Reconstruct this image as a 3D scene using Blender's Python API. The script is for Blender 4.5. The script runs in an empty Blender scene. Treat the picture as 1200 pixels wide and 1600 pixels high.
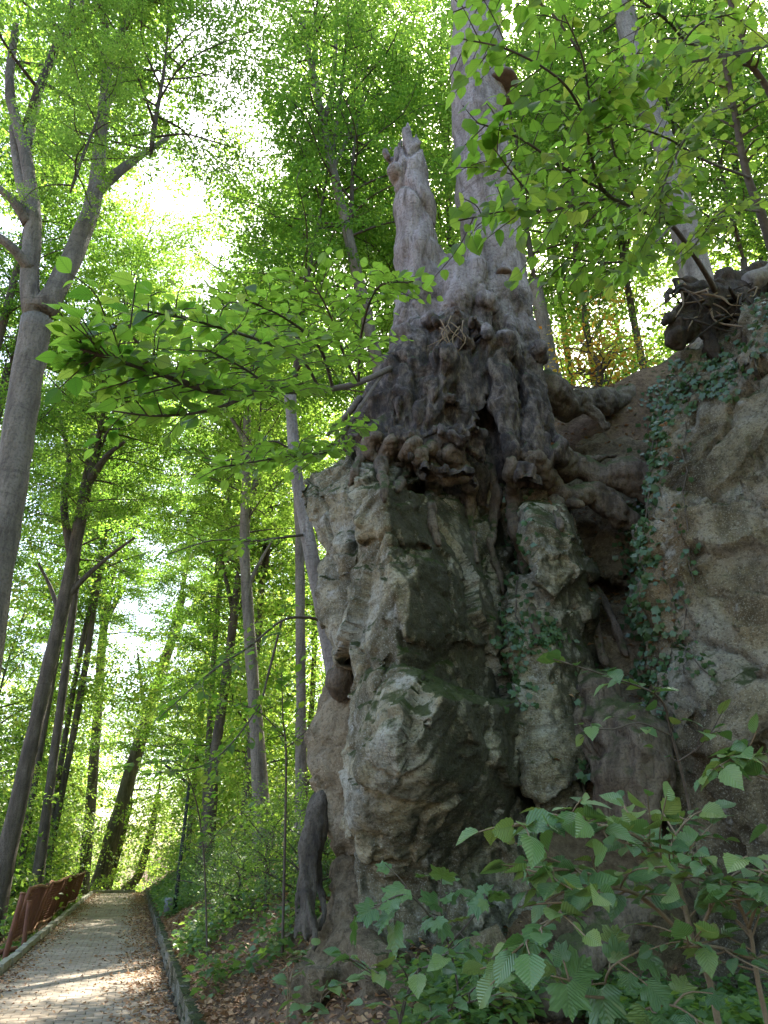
import bpy, bmesh, math, random
import numpy as np
from mathutils import Vector, Matrix
from mathutils.bvhtree import BVHTree

random.seed(7)
rng = np.random.default_rng(7)
sc = bpy.context.scene
COL = sc.collection
R = math.radians

# ------------------------------------------------------------------ camera
PITCH, CAMZ, FPX = R(25.0), 1.6, 1155.0
cam_d = bpy.data.cameras.new('camera')
cam_d.sensor_fit = 'AUTO'; cam_d.sensor_width = 36.0
cam_d.lens = 36.0 * FPX / 1600.0
cam_d.clip_start = 0.05; cam_d.clip_end = 3000
cam = bpy.data.objects.new('camera', cam_d); COL.objects.link(cam)
cam.location = (0, 0, CAMZ); cam.rotation_euler = (R(90) + PITCH, 0, 0)
sc.camera = cam

# ------------------------------------------------------------------ sky and sun
SUN_AZ, SUN_EL = R(16.0), R(52.0)
w = bpy.data.worlds.new('World'); sc.world = w; w.use_nodes = True
nt = w.node_tree; nt.nodes.clear()
sky = nt.nodes.new('ShaderNodeTexSky'); sky.sky_type = 'NISHITA'; sky.sun_disc = False
sky.sun_elevation = SUN_EL; sky.sun_rotation = SUN_AZ
sky.air_density = 1.0; sky.dust_density = 3.0; sky.ozone_density = 1.0
bg = nt.nodes.new('ShaderNodeBackground'); bg.inputs['Strength'].default_value = 0.15
wo = nt.nodes.new('ShaderNodeOutputWorld')
nt.links.new(sky.outputs[0], bg.inputs[0]); nt.links.new(bg.outputs[0], wo.inputs[0])
sd = bpy.data.lights.new('sun', 'SUN'); sd.energy = 5.0; sd.angle = R(0.55); sd.color = (1.0, 0.95, 0.85)
so = bpy.data.objects.new('sun', sd); COL.objects.link(so)
SUNV = Vector((math.sin(SUN_AZ) * math.cos(SUN_EL), math.cos(SUN_AZ) * math.cos(SUN_EL), math.sin(SUN_EL)))
so.rotation_euler = SUNV.to_track_quat('Z', 'Y').to_euler(); so.location = (0, 0, 60)
sc.view_settings.view_transform = 'Standard'; sc.view_settings.look = 'None'
sc.view_settings.gamma = 1.0; sc.view_settings.use_curve_mapping = False
sc.view_settings.exposure = 2.45
sc.render.engine = 'CYCLES'
cy = sc.cycles
cy.max_bounces = 8; cy.diffuse_bounces = 5; cy.glossy_bounces = 2; cy.transmission_bounces = 4
cy.transparent_max_bounces = 8; cy.caustics_reflective = False; cy.caustics_refractive = False
cy.use_denoising = True
try: cy.denoiser = 'OPENIMAGEDENOISE'; cy.denoising_input_passes = 'RGB_ALBEDO_NORMAL'
except Exception: pass
cy.sample_clamp_indirect = 6.0

# ------------------------------------------------------------------ small maths
CP, SP = math.cos(PITCH), math.sin(PITCH)
def P(px, py, f):
    """a point seen at (px, py) of the 1200x1600 photo, f metres ahead"""
    X, Y = px - 600.0, 800.0 - py
    fw, up = FPX * CP - Y * SP, Y * CP + FPX * SP
    k = f / fw
    return np.array([X * k, f, CAMZ + up * k])
def ray(px, py):
    X, Y = px - 600.0, 800.0 - py
    v = Vector((X, FPX * CP - Y * SP, Y * CP + FPX * SP)); v.normalize(); return v
def mpp(py, f):
    return f / (FPX * CP - (800.0 - py) * SP)
def proj(p):
    x, y, z = p[0], p[1], p[2] - CAMZ
    d = y * CP + z * SP; up = -y * SP + z * CP
    return 600 + FPX * x / d, 800 - FPX * up / d, d
def hash01(ix, iy, iz, s=0):
    h = (ix.astype(np.uint32) * np.uint32(374761393) + iy.astype(np.uint32) * np.uint32(668265263)
         + iz.astype(np.uint32) * np.uint32(2246822519) + np.uint32((s * 3266489917) & 0xffffffff))
    h ^= h >> np.uint32(15); h *= np.uint32(2246822519); h ^= h >> np.uint32(13)
    h *= np.uint32(3266489917); h ^= h >> np.uint32(16)
    return h.astype(np.float32) / np.float32(4294967295.0)
def vnoise(p, s=0):
    i = np.floor(p).astype(np.int64); f = (p - i).astype(np.float32); f = f * f * (3 - 2 * f)
    i = i & 0xffffffff
    r = 0
    for dx in (0, 1):
        for dy in (0, 1):
            for dz in (0, 1):
                wgt = (f[:, 0] if dx else 1 - f[:, 0]) * (f[:, 1] if dy else 1 - f[:, 1]) * (f[:, 2] if dz else 1 - f[:, 2])
                r = r + wgt * hash01((i[:, 0] + dx) & 0xffffffff, (i[:, 1] + dy) & 0xffffffff, (i[:, 2] + dz) & 0xffffffff, s)
    return r * 2 - 1
def fbm(p, o=4, s=0, g=0.5):
    r = 0; a = 1.0; q = np.asarray(p, dtype=np.float64)
    for k in range(o):
        r = r + a * vnoise(q, s + k * 17); q = q * 2.03 + 11.7; a *= g
    return r
def worley(p, s=0):
    """F1, F2 and a random value of the nearest cell"""
    i = np.floor(p).astype(np.int64); n = len(p)
    f1 = np.full(n, 9.0); f2 = np.full(n, 9.0); val = np.zeros(n)
    for dx in (-1, 0, 1):
        for dy in (-1, 0, 1):
            for dz in (-1, 0, 1):
                c = i + np.array([dx, dy, dz]); cm = c & 0xffffffff
                o = np.stack([hash01(cm[:, 0], cm[:, 1], cm[:, 2], s + q) for q in (1, 2, 3)], 1)
                d = np.linalg.norm(c + o - p, axis=1)
                v = hash01(cm[:, 0], cm[:, 1], cm[:, 2], s + 9)
                nearer = d < f1
                f2 = np.where(nearer, f1, np.minimum(f2, d)); val = np.where(nearer, v, val); f1 = np.where(nearer, d, f1)
    return f1, f2, val
def facets(p, s=0):
    """height of a chipped surface: each Worley cell is a plane with its own level and tilt"""
    i = np.floor(p).astype(np.int64); n = len(p); f1 = np.full(n, 9.0); h = np.zeros(n)
    for dx in (-1, 0, 1):
        for dy in (-1, 0, 1):
            for dz in (-1, 0, 1):
                c = i + np.array([dx, dy, dz]); cm = c & 0xffffffff
                o = np.stack([hash01(cm[:, 0], cm[:, 1], cm[:, 2], s + q) for q in (1, 2, 3)], 1)
                r = p - (c + o); d = np.linalg.norm(r, axis=1); near = d < f1
                t = sum((hash01(cm[:, 0], cm[:, 1], cm[:, 2], s + 4 + q) * 2 - 1) * r[:, q] for q in range(3))
                v = hash01(cm[:, 0], cm[:, 1], cm[:, 2], s + 9) - 0.5
                h = np.where(near, v * 0.6 + t, h); f1 = np.where(near, d, f1)
    return h
def sstep(a, b, x):
    t = np.clip((x - a) / (b - a), 0, 1); return t * t * (3 - 2 * t)
def unit(v):
    v = np.asarray(v, dtype=float); return v / (np.linalg.norm(v, axis=-1, keepdims=True) + 1e-9)

# path frame: s along the path, u to the right of its right-hand edge
PD = np.array([-0.292, 0.956]); PN = np.array([0.956, 0.292]); PO = np.array([0.7, 0.0])
PW = 2.35
def us(x, y):
    dx, dy = x - PO[0], y - PO[1]
    return dx * PN[0] + dy * PN[1], dx * PD[0] + dy * PD[1]
def xy(u, s):
    return PO[0] + u * PN[0] + s * PD[0], PO[1] + u * PN[1] + s * PD[1]
def terrain(x, y, rough=True):
    x = np.asarray(x, float); y = np.asarray(y, float)
    u, s = us(x, y)
    h = np.where(u > 0.13, 0.22 + 0.64 * np.minimum(u - 0.13, 6.0) + 0.32 * np.clip(u - 6.13, 0, 60), -0.06)
    m = sstep(6.9, 6.0, y) * sstep(-0.1, 1.2, x); h = h * (1 - m) + np.minimum(h, 0.50 + 0.05 * x) * m
    left = -u - PW - 0.75
    h = np.where(left > 0, -0.06 - 0.42 * np.minimum(left, 12) - 0.12 * np.clip(left - 12, 0, 60), h)
    # the bluff behind the outcrop
    q = np.minimum(y - 7.2, (x - (0.25 + 0.35 * (y - 7.2))) * 0.94)
    h = h + np.where(u > 0.13, 4.3 * sstep(0.0, 1.6, q), 0)
    far = np.clip(s - 43, 0, 200); h = h - 0.10 * far * (u < 4) - 0.10 * far * sstep(10, 4, u) * (u >= 4)
    if rough:
        p = np.stack([x.ravel(), y.ravel(), np.zeros(x.size)], 1)
        r = (fbm(p * 0.9, 3, 3) * 0.10 + fbm(p * 5.0, 2, 5) * 0.022).reshape(x.shape)
        h = h + r * np.where((u > 0.3) | (left > 0.2), 1.0, 0.05)
    return h
def tz(x, y):
    return float(terrain(np.array([x]), np.array([y]))[0])

# ------------------------------------------------------------------ mesh helpers
def mesh_np(name, V, F, mat=None, smooth=False, uv=None):
    V = np.asarray(V, np.float32); me = bpy.data.meshes.new(name)
    me.vertices.add(len(V)); me.vertices.foreach_set('co', V.ravel())
    if isinstance(F, np.ndarray):
        n, k = F.shape; li = F.ravel(); st = np.arange(n) * k
    else:
        k = [len(f) for f in F]; n = len(F); li = np.concatenate([np.asarray(f) for f in F]); st = np.concatenate([[0], np.cumsum(k)[:-1]])
    me.loops.add(len(li)); me.loops.foreach_set('vertex_index', li.astype(np.int32))
    me.polygons.add(n); me.polygons.foreach_set('loop_start', st.astype(np.int32))
    me.update(calc_edges=True)
    if smooth: me.polygons.foreach_set('use_smooth', np.ones(n, bool))
    if uv is not None:
        l = me.uv_layers.new(name='UVMap'); l.data.foreach_set('uv', np.asarray(uv, np.float32)[li].ravel())
    if mat: me.materials.append(mat)
    return me
def ob(name, me, parent=None, loc=(0, 0, 0), **props):
    o = bpy.data.objects.new(name, me); COL.objects.link(o)
    if parent is not None: o.parent = parent
    o.location = tuple(float(a) for a in loc)
    for k, v in props.items(): o[k] = v
    return o
def thing(name, base, label, cat, group=None):
    o = ob(name, None, None, base, label=label, category=cat)
    o.empty_display_size = 0.2
    if group: o['group'] = group
    return o
class Geo:
    def __init__(self): self.v = []; self.f = []; self.n = 0
    def add(self, V, F):
        V = np.asarray(V, float)
        self.v.append(V); self.f += [tuple(int(i) + self.n for i in f) for f in F]; self.n += len(V)
    def tube(self, pts, rad, sides=8, cap=True, jit=0.0, seed=0):
        pts = np.asarray(pts, float); n = len(pts); rad = np.broadcast_to(np.asarray(rad, float), (n,))
        T = np.gradient(pts, axis=0); T = unit(T)
        ref = np.array([0.31, 0.17, 0.93]) if abs(T[:, 2]).mean() < 0.8 else np.array([0.93, 0.25, 0.11])
        A = unit(np.cross(T, ref)); B = np.cross(T, A)
        a = np.arange(sides) * 2 * math.pi / sides
        ring = pts[:, None, :] + rad[:, None, None] * (np.cos(a)[None, :, None] * A[:, None, :] + np.sin(a)[None, :, None] * B[:, None, :])
        V = ring.reshape(-1, 3)
        if jit:
            nn = unit(V - np.repeat(pts, sides, 0))
            V = V + nn * ((fbm(V * 3.0, 2, seed) + 0.5 * fbm(V * 11.0, 3, seed + 1)) * jit * np.repeat(rad, sides))[:, None]
        i = np.arange(n - 1)[:, None] * sides; j = np.arange(sides)[None, :]
        F = np.stack([i + j, i + (j + 1) % sides, i + sides + (j + 1) % sides, i + sides + j], -1).reshape(-1, 4)
        F = [tuple(q) for q in F]
        if cap: F += [tuple(range(sides))[::-1], tuple((n - 1) * sides + k for k in range(sides))]
        self.add(V, F)
    def box(self, c, ax, ay, az):
        c, ax, ay, az = (np.asarray(q, float) for q in (c, ax, ay, az))
        V = [c + i * ax + j * ay + k * az for k in (-1, 1) for j in (-1, 1) for i in (-1, 1)]
        self.add(V, [(0, 2, 3, 1), (4, 5, 7, 6), (0, 1, 5, 4), (2, 6, 7, 3), (0, 4, 6, 2), (1, 3, 7, 5)])
    def mesh(self, name, mat, smooth=False, base=None):
        V = np.concatenate(self.v)
        if base is not None: V = V - np.asarray(base, float)
        return mesh_np(name, V, self.f, mat, smooth)
def curve(pts, n):
    """Catmull-Rom through pts, n samples"""
    p = np.asarray(pts, float)
    if len(p) == 2: t = np.linspace(0, 1, n)[:, None]; return p[0] * (1 - t) + p[1] * t
    q = np.concatenate([[2 * p[0] - p[1]], p, [2 * p[-1] - p[-2]]]); m = len(p) - 1
    out = []
    for t in np.linspace(0, m - 1e-6, n):
        i = int(t); f = t - i; a, b, c, d = q[i], q[i + 1], q[i + 2], q[i + 3]
        out.append(0.5 * ((2 * b) + (c - a) * f + (2 * a - 5 * b + 4 * c - d) * f * f + (3 * b - a - 3 * c + d) * f ** 3))
    return np.array(out)
def leaf_cloud(C, D, Nn, L, W, fold=0.12):
    n = len(C); D = unit(D); S = unit(np.cross(D, Nn)); Nn = np.cross(S, D)
    L = np.asarray(L)[:, None]; W = np.asarray(W)[:, None]
    mid = C + D * L * 0.48 + Nn * W * fold
    V = np.stack([C, mid + S * W * 0.5, C + D * L - Nn * L * 0.06, mid - S * W * 0.5], 1).reshape(-1, 3)
    b = np.arange(n)[:, None] * 4
    F = np.concatenate([b + np.array([0, 1, 2]), b + np.array([0, 2, 3])], 1).reshape(-1, 3)
    return V, F

# ------------------------------------------------------------------ materials
class M:
    def __init__(self, name):
        self.m = bpy.data.materials.new(name); self.m.use_nodes = True
        self.t = self.m.node_tree; self.t.nodes.clear()
        self.out = self.t.nodes.new('ShaderNodeOutputMaterial')
    def n(self, typ, attrs=None, **ins):
        nd = self.t.nodes.new('ShaderNode' + typ)
        for k, v in (attrs or {}).items(): setattr(nd, k, v)
        for k, v in ins.items():
            key = int(k[1:]) if k[0] == 'i' and k[1:].isdigit() else k.replace('_', ' ')
            s = nd.inputs[key]
            if isinstance(v, bpy.types.NodeSocket): self.t.links.new(v, s)
            else: s.default_value = v
        return nd
    def noise(self, vec, scale, detail=5, rough=0.55, dist=0.0):
        return self.n('TexNoise', Vector=vec, Scale=scale, Detail=detail, Roughness=rough, Distortion=dist).outputs[0]
    def ramp(self, fac, stops, mode='LINEAR'):
        r = self.n('ValToRGB', Fac=fac); e = r.color_ramp; e.interpolation = mode
        while len(e.elements) < len(stops): e.elements.new(0.5)
        for el, (p, c) in zip(e.elements, stops):
            el.position = p; el.color = (c[0], c[1], c[2], 1) if not isinstance(c, (int, float)) else (c, c, c, 1)
        return r.outputs[0]
    def mix(self, fac, a, b, mode='MIX'):
        nd = self.n('Mix', {'data_type': 'RGBA', 'blend_type': mode})
        for idx, v in ((0, fac), (6, a), (7, b)):
            if isinstance(v, bpy.types.NodeSocket): self.t.links.new(v, nd.inputs[idx])
            else: nd.inputs[idx].default_value = v if idx == 0 else (v[0], v[1], v[2], 1)
        return nd.outputs[2]
    def math(self, op, a, b=0.0, clamp=False):
        nd = self.n('Math', {'operation': op, 'use_clamp': clamp}, i0=a, i1=b); return nd.outputs[0]
    def pos(self, scale=None):
        g = self.n('NewGeometry').outputs['Position']
        if scale is None: return g
        return self.n('VectorMath', {'operation': 'MULTIPLY'}, i0=g, i1=scale).outputs[0]
    def normz(self):
        return self.n('SeparateXYZ', i0=self.n('NewGeometry').outputs['Normal']).outputs[2]
    def bump(self, h, strength=0.5, dist=0.02, normal=None):
        b = self.n('Bump', Height=h, Strength=strength, Distance=dist)
        if normal is not None: self.t.links.new(normal, b.inputs['Normal'])
        return b.outputs[0]
    def pbr(self, col, rough=0.85, normal=None, spec=0.3, metal=0.0):
        b = self.n('BsdfPrincipled')
        for k, v in (('Base Color', col), ('Roughness', rough), ('Specular IOR Level', spec), ('Metallic', metal)):
            if isinstance(v, bpy.types.NodeSocket): self.t.links.new(v, b.inputs[k])
            else: b.inputs[k].default_value = (v[0], v[1], v[2], 1) if k == 'Base Color' else v
        if normal is not None: self.t.links.new(normal, b.inputs['Normal'])
        return b.outputs[0]
    def done(self, sh):
        self.t.links.new(sh, self.out.inputs['Surface']); return self.m

def rock_mat(name, tan, grey, dark, lichen=0.6, moss=0.5, ochre=None, bed=1.0, algae_shade=0.0):
    k = M(name); p = k.pos()
    n1 = k.noise(p, 1.3, 6, 0.6, 0.4); n2 = k.noise(p, 4.5, 8, 0.65); n3 = k.noise(p, 38, 4, 0.6)
    col = k.ramp(n1, [(0.40, dark), (0.49, tan), (0.59, grey)])
    if ochre:
        col = k.mix(k.ramp(k.noise(p, 0.75, 4, 0.5), [(0.5, 0.0), (0.66, 0.5)]), col, ochre)
    st = k.noise(k.pos((2.2, 2.2, 0.35)), 2.2, 6, 0.6)                       # water streaks down the face
    col = k.mix(k.ramp(st, [(0.48, 0.0), (0.66, 0.7)]), col, [c * 0.42 for c in dark])
    lay = k.noise(k.pos((0.6, 0.6, 7.0)), 2.0, 5, 0.6, 0.6)                  # bedding
    col = k.mix(k.ramp(lay, [(0.40, 0.35 * bed), (0.5, 0.0)]), col, [c * 0.7 for c in dark])
    col = k.mix(k.ramp(n2, [(lichen - 0.03, 0.0), (lichen + 0.06, 0.7)]), col, (0.47, 0.46, 0.41))
    col = k.mix(k.ramp(n3, [(0.39, 0.55), (0.48, 0.0)]), col, [c * 0.55 for c in dark], 'MIX')
    col = k.mix(k.ramp(k.noise(p, 75, 4, 0.7), [(0.55, 0.0), (0.63, 0.5)]), col, [min(0.6, c * 1.5) for c in grey])
    nz = k.normz()
    if algae_shade:   # black-green growth, with shade painted into the colour of faces turned right
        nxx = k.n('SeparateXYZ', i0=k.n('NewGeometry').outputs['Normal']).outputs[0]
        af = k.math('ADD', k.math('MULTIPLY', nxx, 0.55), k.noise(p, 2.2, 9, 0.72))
        col = k.mix(k.ramp(af, [(0.50, 0.0), (0.80, algae_shade)]), col, k.mix(k.noise(p, 9, 5), (0.014, 0.017, 0.009), (0.055, 0.055, 0.03)))
    mf = k.math('ADD', k.math('MULTIPLY', nz, 0.55), k.noise(p, 2.6, 7, 0.7))
    mossc = k.mix(k.noise(p, 22, 3), (0.018, 0.03, 0.006), (0.06, 0.085, 0.015))
    col = k.mix(k.ramp(mf, [(1.02 - moss * 0.5, 0.0), (1.14 - moss * 0.5, 0.9)]), col, mossc)
    vo = k.n('TexVoronoi', {'feature': 'DISTANCE_TO_EDGE'}, Vector=k.n('VectorMath', {'operation': 'ADD'}, i0=k.pos((2.0, 2.0, 3.2)), i1=k.n('TexNoise', Vector=p, Scale=1.6, Detail=6).outputs[1]).outputs[0], Scale=0.42).outputs[0]
    crack = k.ramp(vo, [(0.0, 0.0), (0.035, 1.0)])
    h = k.math('ADD', k.math('MULTIPLY', n2, 1.0), k.math('MULTIPLY', n3, 0.5))
    h = k.math('ADD', h, k.math('MULTIPLY', lay, 0.4 * bed)); h = k.math('ADD', h, k.math('MULTIPLY', crack, 0.12))
    h = k.math('ADD', h, k.math('MULTIPLY', k.noise(p, 110, 4, 0.7), 0.3))
    col = k.mix(k.math('MULTIPLY', k.math('SUBTRACT', 1.0, crack), 0.3), col, [c * 0.4 for c in dark])
    return k.done(k.pbr(col, 0.92, k.bump(h, 1.0, 0.075), 0.2))
def bark_mat(name, light, mid, dark, moss=0.0, scale=1.0, knob=None):
    k = M(name); ps = k.pos((1, 1, 0.22)); p = k.pos()
    a = k.noise(ps, 5.0 * scale, 8, 0.65, 0.3); b = k.noise(p, 2.0 * scale, 6, 0.6); c = k.noise(p, 30 * scale, 5, 0.65)
    col = k.ramp(a, [(0.33, dark), (0.47, mid), (0.6, light)])
    col = k.mix(k.ramp(b, [(0.4, 0.6), (0.58, 0.0)]), col, mid)
    col = k.mix(k.ramp(c, [(0.38, 0.5), (0.5, 0.0)]), col, dark)
    rg = k.noise(k.pos((0.5, 0.5, 4.5)), 3.5 * scale, 4, 0.5, 0.8)               # rings round beech bark
    col = k.mix(k.ramp(rg, [(0.3, 0.45), (0.4, 0.0)]), col, dark)
    if knob:    # rough brown bark on the gnarled foot of the trunk, in patches
        z = k.n('SeparateXYZ', i0=p).outputs[2]
        zf = k.n('MapRange', i0=z, i1=9.2, i2=6.4, i3=-0.25, i4=0.27).outputs[0]
        kf = k.math('ADD', zf, k.noise(p, 2.4, 8, 0.7, 0.5))
        col = k.mix(k.ramp(kf, [(0.5, 0.0), (0.68, 0.9)]), col, k.ramp(k.noise(k.pos((1, 1, 0.45)), 10, 8, 0.72, 0.6), [(0.42, (0.014, 0.011, 0.009)), (0.50, (0.055, 0.042, 0.032)), (0.62, (0.17, 0.138, 0.108))]))
    if moss:
        mf = k.math('ADD', k.math('MULTIPLY', k.normz(), 0.4), k.noise(p, 2.3, 6, 0.65))
        col = k.mix(k.ramp(mf, [(0.85 - moss * 0.4, 0.0), (1.0 - moss * 0.4, 0.85)]), col, (0.04, 0.06, 0.012))
    fb = k.noise(k.pos((1, 1, 0.12)), 22 * scale, 6, 0.7, 0.4)
    col = k.mix(k.ramp(fb, [(0.36, 0.55), (0.45, 0.0)]), col, dark)
    h = k.math('ADD', a, k.math('MULTIPLY', c, 0.45)); h = k.math('ADD', h, k.math('MULTIPLY', rg, 0.25)); h = k.math('ADD', h, k.math('MULTIPLY', fb, 0.8))
    return k.done(k.pbr(col, 0.85, k.bump(h, 1.0, 0.05 / scale), 0.25))
def leaf_mat(name, cols, tcols, trans=0.5, rough=0.45, veins=False, spec=0.4):
    k = M(name); rp = k.n('NewGeometry').outputs['Random Per Island'] if not veins else k.n('ObjectInfo').outputs['Random']
    n = len(cols)
    base = k.ramp(rp, [(i / max(1, n - 1), c) for i, c in enumerate(cols)])
    tr = k.ramp(rp, [(i / max(1, n - 1), c) for i, c in enumerate(tcols)])
    nrm = None
    if veins:
        uv = k.n('TexCoord').outputs['UV']; s = k.n('SeparateXYZ', i0=uv)
        ax = k.math('ABSOLUTE', k.math('SUBTRACT', s.outputs[0], 0.5))
        ph = k.math('SUBTRACT', k.math('MULTIPLY', s.outputs[1], 9.0), k.math('MULTIPLY', ax, 9.0))
        tri = k.math('ABSOLUTE', k.math('SUBTRACT', k.math('FRACT', ph), 0.5))
        side = k.ramp(tri, [(0.0, 1.0), (0.11, 0.0)]); midr = k.ramp(ax, [(0.012, 1.0), (0.035, 0.0)])
        v = k.math('MAXIMUM', side, midr)
        blot = k.noise(k.n('TexCoord').outputs['Object'], 9, 4, 0.6)
        base = k.mix(k.math('MULTIPLY', v, 0.45), base, (0.16, 0.24, 0.07)); tr = k.mix(k.math('MULTIPLY', v, 0.5), tr, [c * 0.45 for c in tcols[0]])
        base = k.mix(k.ramp(blot, [(0.62, 0.0), (0.7, 0.5)]), base, (0.12, 0.11, 0.03))
        nrm = k.bump(k.math('ADD', k.math('MULTIPLY', tri, 0.7), k.math('MULTIPLY', ax, 0.8)), 0.6, 0.01)
    a = k.pbr(base, rough, nrm, spec); t = k.n('BsdfTranslucent', Color=tr).outputs[0]
    mx = k.n('MixShader', i0=trans, i1=a, i2=t)
    return k.done(mx.outputs[0])
def plain(name, c1, c2, scale=8, rough=0.8, bump=0.3, metal=0.0, spec=0.3):
    k = M(name); p = k.pos(); a = k.noise(p, scale, 6, 0.6); b = k.noise(p, scale * 9, 4, 0.6)
    col = k.mix(k.ramp(a, [(0.35, 0.0), (0.65, 1.0)]), c1, c2); col = k.mix(k.ramp(b, [(0.35, 0.35), (0.6, 0.0)]), col, [c * 0.5 for c in c1])
    return k.done(k.pbr(col, rough, k.bump(k.math('ADD', a, k.math('MULTIPLY', b, 0.4)), bump, 0.02), spec, metal))

MT = {}
MT['rock'] = rock_mat('sandstone', (0.40, 0.352, 0.225), (0.47, 0.447, 0.355), (0.18, 0.158, 0.10), 0.60, 0.62, algae_shade=0.85)
MT['rock_wall'] = rock_mat('brown_sandstone', (0.275, 0.23, 0.142), (0.335, 0.312, 0.245), (0.11, 0.09, 0.055), 0.63, 0.30, ochre=(0.29, 0.20, 0.10), bed=0.25, algae_shade=0.0)
MT['soft_rock'] = rock_mat('soft_sandstone', (0.34, 0.27, 0.17), (0.36, 0.30, 0.21), (0.22, 0.165, 0.10), 0.74, 0.15, bed=0.3)
MT['beech'] = bark_mat('old_beech_bark', (0.40, 0.36, 0.355), (0.27, 0.235, 0.225), (0.085, 0.066, 0.055), 0.32, knob=True)
MT['root'] = bark_mat('root_bark', (0.21, 0.17, 0.125), (0.14, 0.11, 0.08), (0.045, 0.035, 0.026), 0.5, 1.5)
MT['grey_bark'] = bark_mat('smooth_grey_bark', (0.25, 0.22, 0.175), (0.165, 0.145, 0.112), (0.065, 0.055, 0.043), 0.2, 1.0)
MT['dark_bark'] = bark_mat('dark_bark', (0.15, 0.125, 0.095), (0.09, 0.075, 0.056), (0.032, 0.026, 0.02), 0.2, 1.4)
MT['pale_bark'] = bark_mat('pale_bark', (0.34, 0.31, 0.275), (0.24, 0.215, 0.19), (0.10, 0.085, 0.07), 0.0, 1.0)
MT['black_wood'] = bark_mat('black_rotten_wood', (0.10, 0.075, 0.052), (0.055, 0.042, 0.03), (0.02, 0.016, 0.012), 0.3, 2.0)
MT['raw_wood'] = plain('split_wood', (0.36, 0.19, 0.10), (0.45, 0.27, 0.15), 12, 0.8, 0.6)
MT['twig'] = plain('twig_bark', (0.075, 0.058, 0.042), (0.13, 0.105, 0.08), 20, 0.8, 0.3)
MT['stem'] = plain('brown_stem', (0.17, 0.12, 0.07), (0.24, 0.18, 0.11), 20, 0.8, 0.3)
MT['fungus'] = plain('bracket_fungus', (0.10, 0.075, 0.06), (0.17, 0.13, 0.10), 14, 0.85, 0.4)
MT['rust'] = plain('rusty_iron', (0.20, 0.08, 0.04), (0.13, 0.058, 0.034), 9, 0.85, 0.4)
MT['rust_pipe'] = plain('rusty_pipe', (0.33, 0.17, 0.085), (0.20, 0.09, 0.045), 6, 0.75, 0.3)
MT['steel'] = plain('painted_steel', (0.028, 0.03, 0.028), (0.04, 0.042, 0.038), 5, 0.7, 0.05, 0.0, 0.1)
MT['grey_box'] = plain('grey_enamel', (0.22, 0.22, 0.21), (0.18, 0.18, 0.175), 5, 0.5, 0.05)
MT['kerb'] = plain('concrete_kerb', (0.30, 0.28, 0.23), (0.20, 0.20, 0.13), 4, 0.9, 0.5)
MT['wall_stone'] = rock_mat('mossy_wall_stone', (0.26, 0.22, 0.13), (0.28, 0.26, 0.20), (0.12, 0.105, 0.06), 0.7, 0.45)
def paver_mat():
    k = M('grey_paver'); p = k.pos(); r = k.n('NewGeometry').outputs['Random Per Island']
    col = k.mix(r, (0.25, 0.20, 0.145), (0.34, 0.285, 0.215)); col = k.mix(k.ramp(k.noise(p, 1.1, 6), [(0.42, 0.6), (0.6, 0.0)]), col, (0.18, 0.14, 0.095))
    n3 = k.noise(p, 60, 4); col = k.mix(k.ramp(n3, [(0.35, 0.4), (0.55, 0.0)]), col, (0.1, 0.09, 0.07))
    return k.done(k.pbr(col, 0.9, k.bump(n3, 0.4, 0.01), 0.25))
MT['paver'] = paver_mat()
def soil_mat(name, a, b, c):
    k = M(name); p = k.pos(); n1 = k.noise(p, 1.4, 7, 0.62); n2 = k.noise(p, 14, 6, 0.7); n3 = k.noise(p, 55, 4, 0.7)
    col = k.ramp(n1, [(0.38, a), (0.52, b), (0.66, c)]); col = k.mix(k.ramp(n2, [(0.4, 0.65), (0.56, 0.0)]), col, [q * 0.45 for q in a])
    col = k.mix(k.ramp(n3, [(0.55, 0.0), (0.7, 0.6)]), col, [q * 1.5 for q in c])
    return k.done(k.pbr(col, 0.95, k.bump(k.math('ADD', n2, k.math('MULTIPLY', n3, 0.5)), 1.0, 0.06), 0.15))
MT['soil'] = soil_mat('forest_floor', (0.13, 0.088, 0.055), (0.21, 0.14, 0.085), (0.26, 0.185, 0.12))
MT['dirt'] = soil_mat('bare_earth', (0.13, 0.10, 0.06), (0.20, 0.155, 0.095), (0.25, 0.20, 0.13))
MT['joint'] = soil_mat('joint_sand', (0.09, 0.075, 0.05), (0.12, 0.10, 0.07), (0.15, 0.125, 0.09))
G1, G2, G3 = (0.045, 0.10, 0.018), (0.07, 0.135, 0.024), (0.10, 0.16, 0.03)
T1, T2, T3 = (0.22, 0.40, 0.04), (0.33, 0.53, 0.06), (0.44, 0.61, 0.09)
MT['canopy'] = leaf_mat('canopy_leaves', [G1, G2, G3], [T1, T2, T3], 0.6)
MT['canopy2'] = leaf_mat('canopy_leaves_deep', [(0.035, 0.085, 0.02), G1, G2], [(0.17, 0.35, 0.04), T1, T2], 0.6)
MT['wood_far'] = leaf_mat('far_leaves', [G1, G2, G3, (0.14, 0.17, 0.03)], [T1, T2, T3, (0.5, 0.54, 0.085)], 0.6)
MT['bush'] = leaf_mat('bush_leaves', [(0.05, 0.11, 0.035), (0.07, 0.14, 0.04), (0.10, 0.17, 0.045)], [(0.15, 0.3, 0.04), (0.22, 0.38, 0.05), (0.32, 0.45, 0.06)], 0.4)
MT['autumn'] = leaf_mat('autumn_leaves', [(0.35, 0.13, 0.02), (0.38, 0.22, 0.03), (0.2, 0.2, 0.03)], [(0.6, 0.25, 0.03), (0.6, 0.42, 0.05), (0.4, 0.45, 0.06)], 0.5)
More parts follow.
